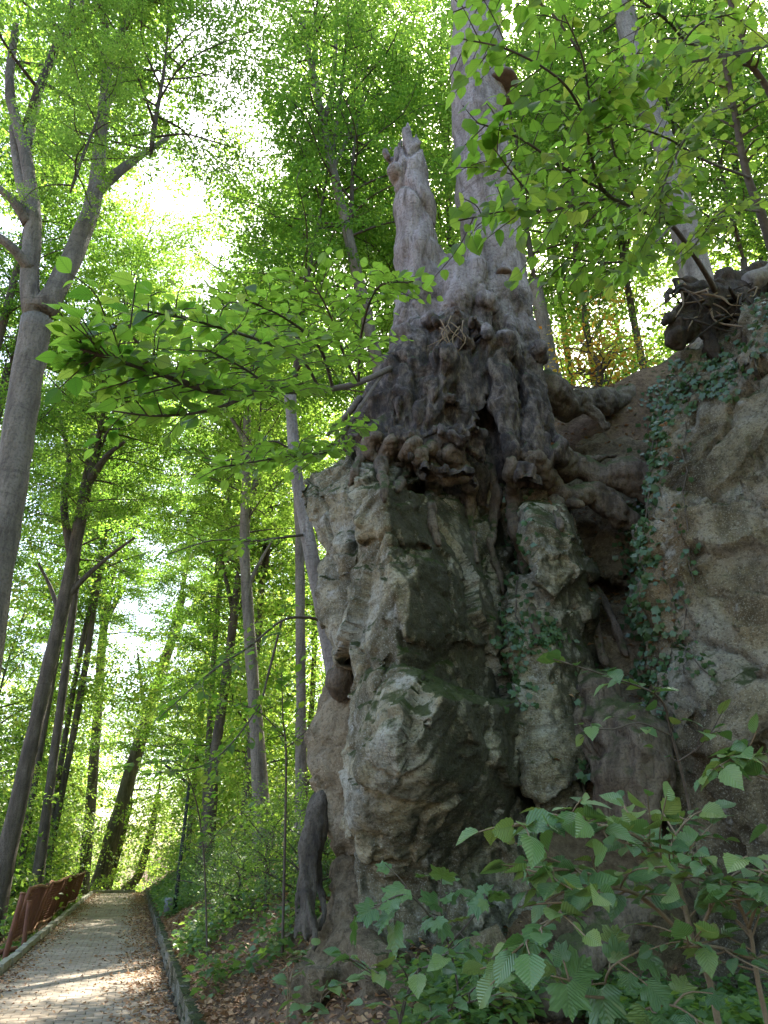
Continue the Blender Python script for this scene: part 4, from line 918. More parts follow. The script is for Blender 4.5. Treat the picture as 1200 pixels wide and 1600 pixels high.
# more trees whose trunks stay hidden in the leaves
HID = [(420, 780, 24, 1, .9), (300, 640, 30, 0, 1.0), (60, 640, 28, 2, .9), (640, 330, 17, 2, .9), (560, 200, 19, 1, 1.0), (690, 120, 16, 3, .8), (300, 880, 34, 1, .9), (440, 560, 22, 3, .8),
       (890, 330, 15, 1, .7), (960, 470, 17, 0, .7), (1120, 250, 12, 3, .6), (830, 120, 17, 2, .8), (930, 120, 14, 0, .7), (1100, 90, 13, 1, .7), (1190, 120, 12, 2, .7),
       (10, 1050, 30, 2, .9), (360, 720, 40, 1, 1.1), (120, 900, 40, 0, 1.0), (500, 700, 27, 0, .8), (60, 400, 17, 1, .8), (90, 180, 15, 2, .8), (190, 520, 27, 0, .8), (380, 420, 26, 2, .8), (230, 700, 30, 2, .9), (600, 560, 17, 0, .8)]
HLAB = ['leafy crown left of the upright grey trunk, above the path end', 'wide pale crown low in the sky gap over the path', 'crown behind the trunk of the big forked beech, low at the left edge', 'dense crown just left of the broken stub', 'crown between the slender curved trunk and the tall stem', 'leaves crowding the top of the tall right-hand stem of the old beech', 'distant crown above the street lamp', 'crown showing under the slender curved trunk behind the leafy bough', 'crown right of the tall stem, close to the sun', 'bright crown above the head of the gully', 'crown behind the linden stems at the upper right', 'crown at the top edge right of the tall stem', 'crown at the top edge left of the pale leaning trunk', 'crown at the top edge right of the pale leaning trunk', 'crown in the upper right corner', 'low crown at the left edge above the railing', 'farthest crown seen through the gap over the path', 'distant crown behind the dark trunks at the left', 'crown behind the pale broken trunk', 'crown filling the fork of the big forked beech', 'crown in the upper left behind the limbs of the forked beech', 'crown right beside the fork of the big forked beech', 'crown on the right side of the bright sky gap', 'crown over the leaning trunks left of the path', 'crown hidden mostly behind the foot of the old beech']
for i, (x_, y_, f_, k_, s_) in enumerate(HID):
    a = P(x_, y_, f_); cz = a[2] - 5 * s_
    uu, s2 = us(a[0], a[1])
    if -PW - 0.9 < uu < 0.9 and s2 < 46: a[:2] = xy(-PW - 1.3 if i % 2 else 1.4, s2)
    gz = tz(a[0], a[1])
    if cz < gz + 0.5: cz = gz + 0.5
    base = np.array([a[0], a[1], gz - 0.2]); t = thing('beech_tree', base, HLAB[i], 'tree', 'trees hidden in the wood')
    G = Geo(); G.tube(curve([base, (base + [a[0], a[1], cz]) / 2 + [random.uniform(-.3, .3), random.uniform(-.3, .3), 0], [a[0], a[1], cz]], 10), np.linspace(.13, .11, 10) * s_, 9, True, 0.1, i)
    ob('trunk', G.mesh('trunk', MT['dark_bark'], True, base), t)
    zz = cz; j = 0
    while zz > gz + 0.8 and j < 2:
        for nm, me in zip(('crown', 'limbs'), PROTO[(k_ + j) % 4]):
            o = ob(nm, me, t, np.array([a[0], a[1], zz]) - base, kind='stuff'); o.scale = (s_ * (1 - .12 * j),) * 2 + (s_ * (1 - .2 * j),); o.rotation_euler = (0, 0, i * 1.7 + j)
        zz -= 5.5 * s_; j += 1

# far wood: one mass of leaves down the valley and up the hillside
def wood(name, n, azr, dr, zr, seed, nl, lsz, mat, label):
    rg = np.random.default_rng(seed); m = n * 5
    az = np.radians(rg.uniform(azr[0], azr[1], m)); dd = rg.uniform(dr[0], dr[1], m); x, y = dd * np.sin(az), dd * np.cos(az)
    u, s = us(x, y); z = terrain(x, y, False) + zr[0] + (zr[1] - zr[0]) * rg.random(m) ** 1.2
    bad = (u > -PW - 1.2) & (u < 1.0) & (((s < 46) & (z < 7)) | ((z > 10) & (np.abs(u + 1.2) < 2.2)))
    bad |= fbm(np.stack([x, y, z], 1) * 0.16, 2, seed) < -0.05
    k = np.where(~bad)[0][:n]; rr = rg.uniform(0.5, 1.2, len(k))
    sp = [(np.array([x[i], y[i], z[i]]), r_, 0) for i, r_ in zip(k, rr)]
    C, D, N, L_, W_ = spray_leaves(sp, nl, lsz, rg, 0.18); V, F = leaf_cloud(C, D, N, L_, W_)
    ob(name, mesh_np(name, V, F, mat), None, (0, 0, 0), label=label, category='foliage', kind='stuff')
wood('valley_foliage', 3900, (-34, -2), (26, 75), (0.2, 22), 101, 46, 0.18, MT['wood_far'], 'sunlit green foliage of the wood down in the valley at the left')
wood('understorey', 2600, (-34, -7), (22, 50), (0.0, 9), 102, 60, 0.14, MT['wood_far'], 'low bright green undergrowth around the end of the path')
wood('hillside_foliage', 1500, (2, 38), (14, 45), (0.3, 16), 103, 50, 0.14, MT['wood_far'], 'bright green foliage of the wood up the hillside at the right')
wood('path_end_foliage', 1100, (-25, -11), (48, 78), (0.0, 15), 106, 50, 0.2, MT['wood_far'], 'green foliage closing the view beyond the end of the path')
# unseen trees behind the viewpoint, added to block sky light from the right rear
for i, (x_, y_, k_, s_) in enumerate([(4.5, -3, 0, 1.0), (9, 1, 2, 1.0), (1.5, -9, 1, 1.1), (8, -8, 3, 1.1), (12, -12, 0, 1.1), (5.5, -7, 2, 1.0), (13, -4, 1, 1.0), (10, 7, 3, .8)]):
    gz = tz(x_, y_); base = np.array([x_, y_, gz - 0.2]); t = thing('beech_tree', base, ('unseen leafy beech behind the viewpoint, ' + ['first on the bank', 'on the slope to the right', 'straight behind', 'behind on the upper slope', 'farthest back on the upper slope', 'between the bank and the upper slope', 'highest on the slope', 'on the slope above the right rock face'][i]), 'tree', 'unseen trees behind the viewpoint')
    G = Geo(); G.tube(curve([base, base + [.1, .1, 2.5], base + [0, 0, 5.5]], 10), np.linspace(.24, .16, 10), 10, True, 0.1, i); ob('trunk', G.mesh('trunk', MT['grey_bark'], True, base), t)
    for nm, me in zip(('crown', 'limbs'), PROTO[k_]):
        o = ob(nm, me, t, (0, 0, 5.4), kind='stuff'); o.scale = (s_,) * 3; o.rotation_euler = (0, 0, i * 1.1)
wood('back_foliage', 900, (80, 195), (8, 24), (2.5, 16), 105, 60, 0.14, MT['wood_far'], 'unseen foliage of the wood behind the viewpoint')  # out of view, added to cut low sky light on the rock
wood('bank_foliage', 800, (-12, 6), (18, 36), (0.6, 8), 104, 60, 0.12, MT['wood_far'], 'green thicket on the bank behind the rock pillar')
# ================================================================== LEAVES ONE CAN PICK OUT
def leaf_strip(name, wid, mat, tooth=0.0, droop=0.12, fold=0.22, n=9):
    v = np.linspace(0, 1, n); hw = np.interp(v, np.linspace(0, 1, len(wid)), wid); V = []; UV = []
    for i in range(n):
        h = hw[i] * (1 + (tooth if i % 2 else -tooth) * (0 < i < n - 1)); z = -droop * v[i] ** 2
        V += [(-h, v[i] - 0.02 * h, z + fold * h), (0, v[i], z), (h, v[i] - 0.02 * h, z + fold * h * 0.8)]
        UV += [(0.5 - h, v[i]), (0.5, v[i]), (0.5 + h, v[i])]
    F = []
    for i in range(n - 1): b = 3 * i; F += [(b, b + 1, b + 4, b + 3), (b + 1, b + 2, b + 5, b + 4)]
    return np.array(V), F, np.array(UV), mat, name
def leaf_lobed(name, lobes, mat, cy=0.25, wav=0.05):
    """lobes: list of (angle, radius) round the blade, seen from the stalk"""
    V = [(0, cy, 0)]; UV = [(0.5, cy)]
    for k, (a, r) in enumerate(lobes):
        x, y = r * math.sin(R(a)), cy + r * math.cos(R(a)); V.append((x, y, -0.12 * y * y + wav * math.sin(k * 2.1) - 0.15 * x * x)); UV.append((0.5 + x, y))
    n = len(lobes); F = [(0, 1 + (k + 1) % n, 1 + k) for k in range(n)]
    return np.array(V), F, np.array(UV), mat, name
LB = leaf_strip('beech_leaf', [0.02, 0.22, 0.33, 0.36, 0.33, 0.24, 0.12, 0.0], MT['leaf_beech'])
LL = leaf_strip('linden_leaf', [0.16, 0.36, 0.42, 0.42, 0.37, 0.28, 0.15, 0.0], MT['leaf_linden'], 0.05, 0.15, 0.15)
LH = leaf_strip('hazel_leaf', [0.10, 0.30, 0.38, 0.41, 0.38, 0.31, 0.14, 0.0], MT['leaf_hazel'], 0.07, 0.2, 0.2, 12)
LM = leaf_lobed('maple_leaf', [(0, .74), (7, .60), (12, .60), (18, .54), (25, .46), (34, .56), (42, .60), (50, .70), (58, .56), (66, .52), (78, .40), (92, .46), (104, .54), (122, .46), (150, .36), (180, .2),
                               (210, .36), (238, .46), (256, .54), (268, .46), (282, .40), (294, .52), (302, .56), (310, .70), (318, .60), (326, .56), (335, .46), (342, .54), (348, .60), (353, .60)], MT['leaf_hazel'])
LI = leaf_lobed('ivy_leaf', [(0, .72), (22, .42), (55, .6), (85, .4), (115, .48), (150, .38), (180, .2), (210, .38), (245, .48), (275, .4), (305, .6), (338, .42)], MT['leaf_ivy'], 0.25, 0.03)
LMESH = {}
def leaf_mesh(T):
    """four shapes of each leaf: flatter, cupped, drooping and twisted"""
    if T[4] not in LMESH:
        LMESH[T[4]] = []
        for dr, tw, cup in ((0, 0, 0), (0.22, 0.25, 0.2), (-0.12, -0.3, 0.5), (0.4, 0.1, -0.3)):
            V = T[0].copy(); V[:, 2] += -dr * V[:, 1] ** 2 + tw * V[:, 0] * V[:, 1] + cup * V[:, 0] ** 2; V[:, 0] += 0.12 * tw * V[:, 1] ** 2
            LMESH[T[4]].append(mesh_np('leaf', V, T[1], T[3], True, T[2]))
    return LMESH[T[4]]
def put_leaves(parent, base, L, T, cap=300, stuffname='small_leaves'):
    """L: list of (pos, dir, normal, size); the largest become single leaves, the rest one mass"""
    def key(l):
        x, y, d = proj(l[0]); inside = d > 0.2 and -30 < x < 1230 and -30 < y < 1630
        return -(l[3] / max(d, 0.2)) if inside else 1.0
    L = sorted(L, key=key); me = leaf_mesh(T); Vs, Fs, Us = [], [], []; off = 0; base = np.asarray(base, float)
    for i, (p, d, n, s) in enumerate(L):
        d = unit(d); sd = unit(np.cross(d, n)); n = np.cross(sd, d)
        if i < cap:
            o = bpy.data.objects.new('leaf', me[i * 7 % 4]); COL.objects.link(o); o.parent = parent
            q = np.asarray(p) - base
            o.matrix_basis = Matrix(((sd[0] * s, d[0] * s, n[0] * s, q[0]), (sd[1] * s, d[1] * s, n[1] * s, q[1]), (sd[2] * s, d[2] * s, n[2] * s, q[2]), (0, 0, 0, 1)))
        else:
            Vs.append((p - base) + s * (T[0][:, :1] * sd + T[0][:, 1:2] * d + T[0][:, 2:] * n)); Fs += [tuple(k + off for k in f) for f in T[1]]; Us.append(T[2]); off += len(T[0])
    if Vs: ob(stuffname, mesh_np(stuffname, np.concatenate(Vs), Fs, T[3], True, np.concatenate(Us)), parent, kind='stuff')
def leafy(stems, seed, side_len=0.5, gap=0.16, lgap=0.05, size=0.085, r0=0.02, up=(0, 0, 1), spread=0.5, tilt=0.35, start=0.25, hang=0.0):
    """twigs and leaves along main stems (world polylines with end radii)"""
    rg = np.random.default_rng(seed); G = Geo(); L = []
    up = unit(np.array(up, float))
    def twig(c, lgap):
        ln = np.linalg.norm(np.diff(c, axis=0), axis=1).sum(); m = max(2, int(ln / lgap)); k = rg.integers(2)
        for j in range(m):
            t = (j + 0.6) / m; ps = np.array([np.interp(t, np.linspace(0, 1, len(c)), c[:, q]) for q in range(3)])
            i = min(len(c) - 2, int(t * (len(c) - 1))); d = unit(c[i + 1] - c[i]); sd = unit(np.cross(d, up)) * (1 if (j + k) % 2 else -1)
            ang = rg.uniform(0.6, 1.1) if j < m - 1 else 0.1
            dd = d * math.cos(ang) + sd * math.sin(ang) + rg.normal(size=3) * 0.15 - np.array([0, 0, hang])
            nn = up + rg.normal(size=3) * tilt; s = size * rg.uniform(0.5, 1.25)
            L.append((ps + dd * 0.012, dd, nn, s))
    for q, ra, rb, st in stems:
        c = curve(q, 6 * len(q)); n = len(c); G.tube(c, np.linspace(ra, rb, n), 7, True, 0.1, seed)
        ln = np.linalg.norm(np.diff(c, axis=0), axis=1).sum(); m = max(1, int(ln * (1 - st) / gap)); k = rg.integers(2)
        for j in range(m):
            t = st + (1 - st) * (j + rg.random() * 0.7) / m; i = min(n - 2, int(t * (n - 1))); b = c[i]; d = unit(c[i + 1] - c[i])
            sd = unit(np.cross(d, up)) * (1 if (j + k) % 2 else -1); l = side_len * rg.uniform(0.5, 1.2) * (1.1 - 0.5 * t)
            a = rg.uniform(0.6, 1.1); dr = d * math.cos(a) + sd * math.sin(a) + up * rg.normal() * 0.25 - np.array([0, 0, hang * 0.7])
            e = b + dr * l; mid = b + dr * l * 0.5 + rg.normal(size=3) * 0.06 * l + up * 0.05 * l
            tc = curve([b, mid, e], 6); G.tube(tc, np.linspace(max(0.004, rb * 0.8), 0.0022, 6), 5, False); twig(tc, lgap)
        twig(c[int(n * max(st, 0.6)):], lgap)
    return G, L
# bough of the old beech that reaches out to the left in front of the wood
S = [(pts((612, 575, 6.75), (560, 598, 5.8), (500, 610, 5.0), (430, 610, 4.1), (340, 612, 3.3), (262, 588, 2.9), (190, 565, 2.65), (125, 545, 2.55)), .035, .006, .32),
     (pts((520, 606, 5.3), (500, 545, 4.5), (450, 500, 3.9), (370, 462, 3.5)), .016, .005, .15), (pts((560, 598, 5.8), (565, 520, 4.9), (590, 450, 4.3), (645, 440, 4.0)), .016, .005, .2),
     (pts((500, 610, 5.0), (470, 560, 4.2), (400, 530, 3.5), (300, 500, 3.0), (220, 485, 2.7)), .014, .005, .2), (pts((262, 588, 2.9), (205, 525, 2.7), (155, 495, 2.6)), .009, .004, .2),
     (pts((600, 580, 6.6), (560, 640, 5.4), (520, 700, 4.9), (455, 712, 4.5), (345, 730, 4.0)), .02, .005, .3), (pts((400, 612, 3.8), (330, 640, 3.4), (250, 650, 3.2), (160, 640, 3.1)), .01, .004, .2),
     (pts((430, 610, 4.1), (380, 575, 3.4), (320, 545, 2.9)), .01, .004, .1), (pts((560, 598, 5.8), (540, 560, 4.8), (510, 480, 4.2), (480, 430, 4.0)), .012, .005, .2)]
G, L = leafy(S, 21, 0.40, 0.056, 0.045, 0.088, tilt=0.6)
bo = ob('leafy_bough', G.mesh('leafy_bough', MT['twig'], True, TB), beech, label='long leafy beech bough reaching left across the wood')
put_leaves(bo, TB, L, LB)

# linden sapling on the cliff top, boughs hanging across the upper right
LBs = P(1118, 470, 6.5)
S = [([LBs, P(1110, 440, 6.2), P(1050, 352, 5.2), P(1000, 327, 4.5), P(945, 300, 3.9), P(920, 225, 3.4), P(922, 165, 3.2)], .035, .006, .35),
     (pts((960, 308, 4.1), (900, 320, 3.7), (850, 330, 3.4), (800, 328, 3.2), (715, 345, 3.1)), .012, .004, .2),
     (pts((945, 300, 3.9), (880, 262, 3.4), (810, 215, 3.0), (740, 190, 2.9)), .012, .004, .15),
     (pts((922, 200, 3.3), (880, 130, 2.9), (800, 80, 2.7), (720, 60, 2.7)), .010, .004, .1), (pts((922, 165, 3.2), (910, 90, 2.9), (880, 20, 2.7)), .008, .004, .1), (pts((905, 80, 2.9), (850, 10, 2.8), (780, -5, 2.8), (705, 20, 2.9)), .008, .004, .1), (pts((850, 330, 3.4), (800, 270, 3.1), (770, 230, 3.0)), .007, .004, .1),
     (pts((1000, 327, 4.5), (960, 240, 3.8), (960, 150, 3.4), (1010, 60, 3.2)), .012, .004, .2), (pts((1050, 352, 5.2), (1000, 400, 4.4), (940, 410, 4.0), (870, 400, 3.8)), .012, .004, .2)]
G, L = leafy(S, 33, 0.42, 0.085, 0.055, 0.098, tilt=0.55, hang=0.35)
t = thing('linden_sapling', LBs, 'linden sapling rooted by the black stump, its hanging leaves in front of the old trunk', 'sapling')
ob('stem', G.mesh('stem', MT['twig'], True, LBs), t); put_leaves(t, LBs, L, LL)
b2 = P(1235, 520, 5.3)
S = [([b2, P(1215, 420, 5.2), P(1188, 330, 5.0), P(1165, 265, 4.9), P(1146, 165, 4.7), P(1128, 70, 4.5), P(1120, -30, 4.4)], .05, .02, .5),
     ([P(1240, 230, 4.9), P(1200, 140, 4.7), P(1165, 85, 4.5), P(1138, -10, 4.3)], .035, .025, .5), (pts((1240, 60, 4.4), (1195, 72, 4.2), (1115, 90, 3.8), (1045, 102, 3.5), (985, 125, 3.2), (925, 160, 3.0)), .02, .005, .2),
     (pts((1165, 85, 4.5), (1120, 82, 4.2), (1075, 66, 3.9), (1040, 30, 3.6), (985, -10, 3.4)), .022, .008, .3), (pts((1170, 277, 4.9), (1100, 250, 4.4), (1040, 215, 4.0), (950, 185, 3.5)), .014, .005, .3),
     (pts((1146, 165, 4.7), (1090, 190, 4.2), (1040, 280, 3.9), (1030, 350, 3.8)), .012, .005, .2), (pts((1188, 330, 5.0), (1130, 330, 4.5), (1080, 390, 4.2)), .012, .005, .2), (pts((1045, 102, 3.5), (1090, 40, 3.2), (1150, 20, 3.0)), .01, .004, .2)]
G, L = leafy(S, 34, 0.46, 0.085, 0.058, 0.095, tilt=0.55, hang=0.3)
t = thing('linden_tree', b2, 'slim linden with bent grey stems at the upper right edge', 'tree')
ob('stem', G.mesh('stem', MT['twig'], True, b2), t); put_leaves(t, b2, L, LL)

# shrubs in the right foreground
def shrub(name, base, stems, seed, label, T, cap=300, cat='shrub', mat='stem', **kw):
    S = [([np.asarray(base)] + q if first else q, a, b, c) for q, a, b, c, first in stems]
    G, L = leafy(S, seed, **kw); t = thing(name, base, label, cat); ob('stem', G.mesh('stem', MT[mat], True, base), t); put_leaves(t, base, L, T, cap); return t
def foot(px, py, f):
    p = P(px, py, f); p[2] = tz(p[0], p[1]) - 0.05; return p
shrub('hazel_shrub', foot(1130, 1650, 3.0), [(pts((1115, 1560, 3.0), (1085, 1480, 3.0), (1060, 1390, 3.05), (1000, 1310, 3.0), (900, 1285, 2.8), (800, 1290, 2.6)), .013, .004, .35, True),
      (pts((1085, 1480, 3.0), (1000, 1400, 2.9), (920, 1390, 2.7), (860, 1440, 2.55), (800, 1490, 2.5)), .008, .003, .25, False), (pts((1060, 1390, 3.05), (1050, 1320, 3.2), (1080, 1270, 3.3)), .008, .003, .2, False),
      (pts((1000, 1400, 2.9), (900, 1360, 2.75), (815, 1370, 2.6)), .006, .003, .2, False), (pts((1085, 1480, 3.0), (1120, 1400, 2.9), (1160, 1360, 2.8), (1210, 1370, 2.7)), .007, .003, .2, False)], 41,
      'hazel shrub with pale green toothed leaves in the right foreground', LH, side_len=0.30, gap=0.05, lgap=0.048, size=0.086, tilt=0.5)
shrub('dogwood_shrub', foot(1230, 1660, 2.9), [(pts((1190, 1560, 2.9), (1170, 1450, 2.9), (1130, 1380, 2.8), (1060, 1350, 2.7)), .01, .003, .3, True), (pts((1180, 1500, 2.9), (1120, 1480, 2.7), (1060, 1480, 2.6)), .006, .003, .2, False),
      (pts((1170, 1450, 2.9), (1190, 1400, 2.7), (1215, 1440, 2.6)), .006, .003, .2, False)], 42, 'bluish green small-leaved shrub at the lower right edge', LH, side_len=0.24, gap=0.05, lgap=0.045, size=0.068, tilt=0.4)
shrub('bramble', foot(1260, 1500, 3.3), [(pts((1230, 1320, 3.2), (1195, 1200, 3.1), (1160, 1180, 3.0), (1110, 1205, 2.9)), .008, .003, .3, True)], 43, 'sprig of large veined leaves against the dark undercut at the right edge', LH, side_len=0.14, gap=0.10, lgap=0.06, size=0.10)
shrub('gully_sapling', P(1085, 1330, 5.0), [(pts((1075, 1250, 4.9), (1050, 1150, 4.7), (1030, 1090, 4.5), (960, 1060, 4.3), (865, 1030, 4.1)), .012, .004, .3, True), (pts((1050, 1150, 4.7), (1000, 1130, 4.5), (950, 1140, 4.3), (900, 1130, 4.2)), .007, .003, .2, False),
      (pts((1060, 1190, 4.75), (1100, 1160, 4.6), (1130, 1110, 4.5)), .006, .003, .2, False)], 44, 'sparse sapling with flat bright leaves below the gully', LH, side_len=0.24, gap=0.17, lgap=0.10, size=0.105, tilt=0.3, mat='twig')
shrub('maple_seedling', foot(720, 1640, 4.6), [(pts((715, 1540, 4.6), (690, 1430, 4.5), (690, 1360, 4.4)), .008, .003, .3, True), (pts((700, 1470, 4.5), (640, 1400, 4.3), (580, 1420, 4.2)), .006, .003, .2, False), (pts((700, 1480, 4.5), (750, 1420, 4.4), (770, 1390, 4.3)), .006, .003, .2, False)],
      45, 'maple seedling with lobed leaves at the foot of the rock pillar', LM, side_len=0.22, gap=0.11, lgap=0.10, size=0.125, tilt=0.5, mat='twig', hang=0.3, up=(0, -0.5, 0.85))
shrub('maple_seedling', foot(960, 1690, 3.0), [(pts((955, 1600, 3.0), (950, 1520, 2.9), (1010, 1480, 2.85)), .006, .003, .3, True), (pts((950, 1560, 2.9), (900, 1550, 2.8), (880, 1500, 2.8)), .005, .003, .2, False), (pts((955, 1600, 3.0), (1040, 1570, 2.8), (1100, 1600, 2.7)), .005, .003, .2, False)],
      46, 'broad lobed maple seedling low in front of the hazel shrub', LM, side_len=0.18, gap=0.09, lgap=0.09, size=0.105, tilt=0.4, hang=0.25, up=(0, -0.5, 0.85))
shrub('elder_seedling', foot(640, 1700, 4.0), [(pts((625, 1600, 4.0), (590, 1530, 3.9), (560, 1500, 3.8)), .007, .003, .2, True), (pts((625, 1600, 4.0), (650, 1520, 3.9), (700, 1510, 3.8)), .006, .003, .2, False), (pts((630, 1620, 4.0), (720, 1570, 3.8), (790, 1560, 3.7)), .006, .003, .2, False)],
      47, 'yellowish green seedling at the bottom edge below the rock pillar', LH, side_len=0.24, gap=0.055, lgap=0.055, size=0.09, mat='twig')
shrub('nettle', foot(450, 1560, 5.6), [(pts((450, 1530, 5.6), (445, 1490, 5.5)), .006, .003, .1, True), (pts((455, 1530, 5.6), (475, 1490, 5.5)), .005, .003, .1, True)], 48, 'small leafy weed on the bare slope left of the rock foot', LH, side_len=0.14, gap=0.07, lgap=0.06, size=0.075)
shrub('nettle', foot(490, 1610, 5.0), [(pts((500, 1570, 5.0), (520, 1540, 4.9)), .006, .003, .1, True), (pts((480, 1590, 5.0), (470, 1570, 4.9)), .005, .003, .1, True)], 49, 'small leafy weed at the bottom edge left of centre', LH, side_len=0.16, gap=0.07, lgap=0.06, size=0.08)
shrub('bank_sapling', foot(452, 1290, 8.5), [(pts((447, 1200, 8.4), (442, 1120, 8.3), (440, 1050, 8.2)), .016, .005, .3, True), (pts((445, 1170, 8.4), (470, 1150, 8.2), (500, 1120, 8.0)), .008, .003, .2, False), (pts((444, 1150, 8.4), (400, 1110, 8.2), (340, 1090, 7.9)), .008, .003, .2, False)],
      50, 'thin sapling with flat grey-green sprays on the bank left of the sandstone block', LB, side_len=0.4, gap=0.13, lgap=0.06, size=0.1, mat='twig')
shrub('bank_sapling', foot(330, 1460, 11.0), [(pts((318, 1330, 11.0), (300, 1230, 10.6), (270, 1190, 10.2), (190, 1200, 9.6)), .014, .004, .3, True), (pts((318, 1330, 11), (350, 1290, 10.8), (390, 1260, 10.6)), .008, .003, .2, False)],
      51, 'sapling whose pale spray hangs over the street lamp', LB, side_len=0.5, gap=0.12, lgap=0.07, size=0.12, mat='twig')

# low branches of the leaning broken tree
bb = P(508, 972, 9.0)
G, L = leafy([(pts((508, 972, 9), (480, 965, 8.6), (440, 970, 8.3), (390, 1010, 8.0), (330, 1050, 7.6), (250, 1120, 7.2)), .022, .005, .35), (pts((440, 970, 8.3), (420, 1050, 8.2), (400, 1110, 8.1), (330, 1190, 7.8), (230, 1210, 7.4)), .016, .004, .4),
              (pts((478, 835, 9), (440, 840, 8.6), (400, 845, 8.4), (330, 845, 8.2), (250, 870, 8.0)), .02, .005, .3), (pts((452, 700, 9), (420, 690, 8.6), (350, 720, 8.2), (280, 700, 8.0)), .016, .004, .3)], 61, 0.7, 0.16, 0.07, 0.10, tilt=0.35)
t = thing('beech_sapling', bb, 'spreading sapling branches with flat leaf sprays left of the rock pillar', 'sapling'); ob('stem', G.mesh('stem', MT['twig'], True, bb), t); put_leaves(t, bb, L, LB)
# ivy
def ivy(name, lines, n, spread, label, size, seed, cap=300):
    rg = np.random.default_rng(seed); L = []; G = Geo(); base = None
    for q in lines:
        q = np.array(q, float); st = []
        for t in np.linspace(0, 1, 14):
            x, y = (np.interp(t, np.linspace(0, 1, len(q)), q[:, i]) for i in (0, 1)); h = hit(x + rg.normal() * 3, y)
            if h is not None: st.append(h[0] + h[1] * 0.012)
        if len(st) > 3:
            if base is None: base = st[-1]
            st = np.array(st); ok = [0]
            for i in range(1, len(st)):
                if np.linalg.norm(st[i] - st[ok[-1]]) < 0.7: ok.append(i)
            if len(ok) > 3: G.tube(st[ok], 0.006, 5, False)
        for _ in range(int(n / len(lines))):
            t = rg.random(); x, y = (np.interp(t, np.linspace(0, 1, len(q)), q[:, i]) for i in (0, 1)); h = hit(x + rg.normal() * spread, y + rg.normal() * 8)
            if h is None: continue
            nn = unit(h[1] * 0.7 + np.array([0, -0.25, 0.45]) + rg.normal(size=3) * 0.35); dd = np.array([0, 0, -1.0]) + rg.normal(size=3) * 0.6
            L.append((h[0] + h[1] * rg.uniform(0.01, 0.05), dd, nn, size * rg.uniform(0.6, 1.25)))
    t = thing(name, base, label, 'ivy'); ob('stem', G.mesh('stem', MT['twig'], True, base), t); put_leaves(t, base, L, LI, cap)
ivy('ivy', [[(1040, 570), (1030, 660), (1005, 760), (1000, 860), (1005, 960), (1010, 1040)], [(1035, 620), (1015, 740), (1000, 800), (1010, 900)], [(1045, 600), (1020, 720), (985, 820), (990, 920), (1020, 1010)]], 700, 13, 'ivy curtain hanging down the left edge of the brown rock face', 0.068, 81)
ivy('ivy', [[(800, 770), (815, 850), (805, 920), (815, 1000)], [(790, 960), (800, 1040), (815, 1100)], [(835, 960), (860, 990), (840, 1010)]], 320, 14, 'dark ivy growing down the fissure between the pillar and the pale block', 0.065, 82)
ivy('ivy', [[(1060, 560), (1110, 570), (1160, 545), (1195, 510)], [(1080, 590), (1120, 620), (1150, 560)], [(1180, 470), (1200, 450), (1210, 500)], [(1060, 590), (1050, 620), (1040, 650)]], 460, 20, 'ivy mat under the black stump at the top of the brown rock face', 0.066, 83)
ivy('ivy', [[(1075, 640), (1070, 780), (1080, 900), (1070, 1010)], [(1050, 1010), (1030, 1080), (1050, 1150)], [(1040, 880), (1060, 1000), (1110, 1060)]], 150, 9, 'thin scattered ivy shoots on the brown rock face', 0.05, 84)
ivy('ivy', [[(930, 1040), (930, 1120), (915, 1220)], [(990, 1060), (1020, 1050), (1010, 1110)]], 120, 12, 'ivy and leaves at the foot of the gully', 0.065, 85)

# ================================================================== RAILING AND LAMP
def fence():
    b = np.array([*xy(-PW - 0.4, 24), 0.0]); t = thing('railing', b, 'rusty leaning metal mesh railing along the left of the path', 'railing')
    lean = np.array([PN[0] * 0.20 + PD[0] * 0.06, PN[1] * 0.20 + PD[1] * 0.06, 1.0])
    def at(s, h, wob=True):
        x, y = xy(-PW - 0.42 + 0.05 * math.sin(s * 1.3), s); return np.array([x, y, -0.04]) + lean * h
    s0, s1, n = 18.2, 37.0, 8; st = (s1 - s0) / n
    for k, h in ((0, 0.12), (1, 1.05)):
        G = Geo(); G.tube([at(s, h + 0.03 * math.sin(s * 2 + k)) for s in np.linspace(s0, s1, 40)], 0.034, 9); ob('rail', G.mesh('rail', MT['rust_pipe'], True, b), t)
    for i in range(n + 1):
        G = Geo(); s = s0 + i * st; G.tube([at(s, -0.3), at(s, 0.5), at(s, 1.09)], 0.036, 8); ob('post', G.mesh('post', MT['rust'], True, b), t)
    for i in range(n):
        G = Geo(); a, e = s0 + i * st + 0.12, s0 + (i + 1) * st - 0.12; m = 34
        for j in range(m + 1):
            s = a + (e - a) * j / m; G.tube([at(s, 0.14), at(s, 1.03)], 0.0075 if j % 8 else 0.014, 4, False)
        for j in range(15): G.tube([at(a, 0.16 + 0.86 * j / 14), at(e, 0.16 + 0.86 * j / 14)], 0.006, 4, False)
        ob('mesh_panel', G.mesh('mesh_panel', MT['rust'], False, b), t)
fence()
for (q0, q1, f_, r_, lab) in [((6, 1502), (36, 1396), 15.2, .05, 'thick loose rusty post leaning at the left edge by the railing'), ((36, 1482), (46, 1408), 16.4, .045, 'shorter rusty post between the leaning post and the railing')]:
    a, e = P(*q0, f_), P(*q1, f_); b = a + (a - e) * 0.2; t = thing('fence_post', b, lab, 'post'); G = Geo(); G.tube(curve([b, a, (a + e) / 2, e], 8), r_, 4); ob('post', G.mesh('post', MT['rust'], False, b), t)
    G = Geo(); G.tube([e, e + (e - a) * 0.015], [r_ * 1.15, r_ * 1.1], 8); ob('cap', G.mesh('cap', MT['rust_pipe'], False, b), t)
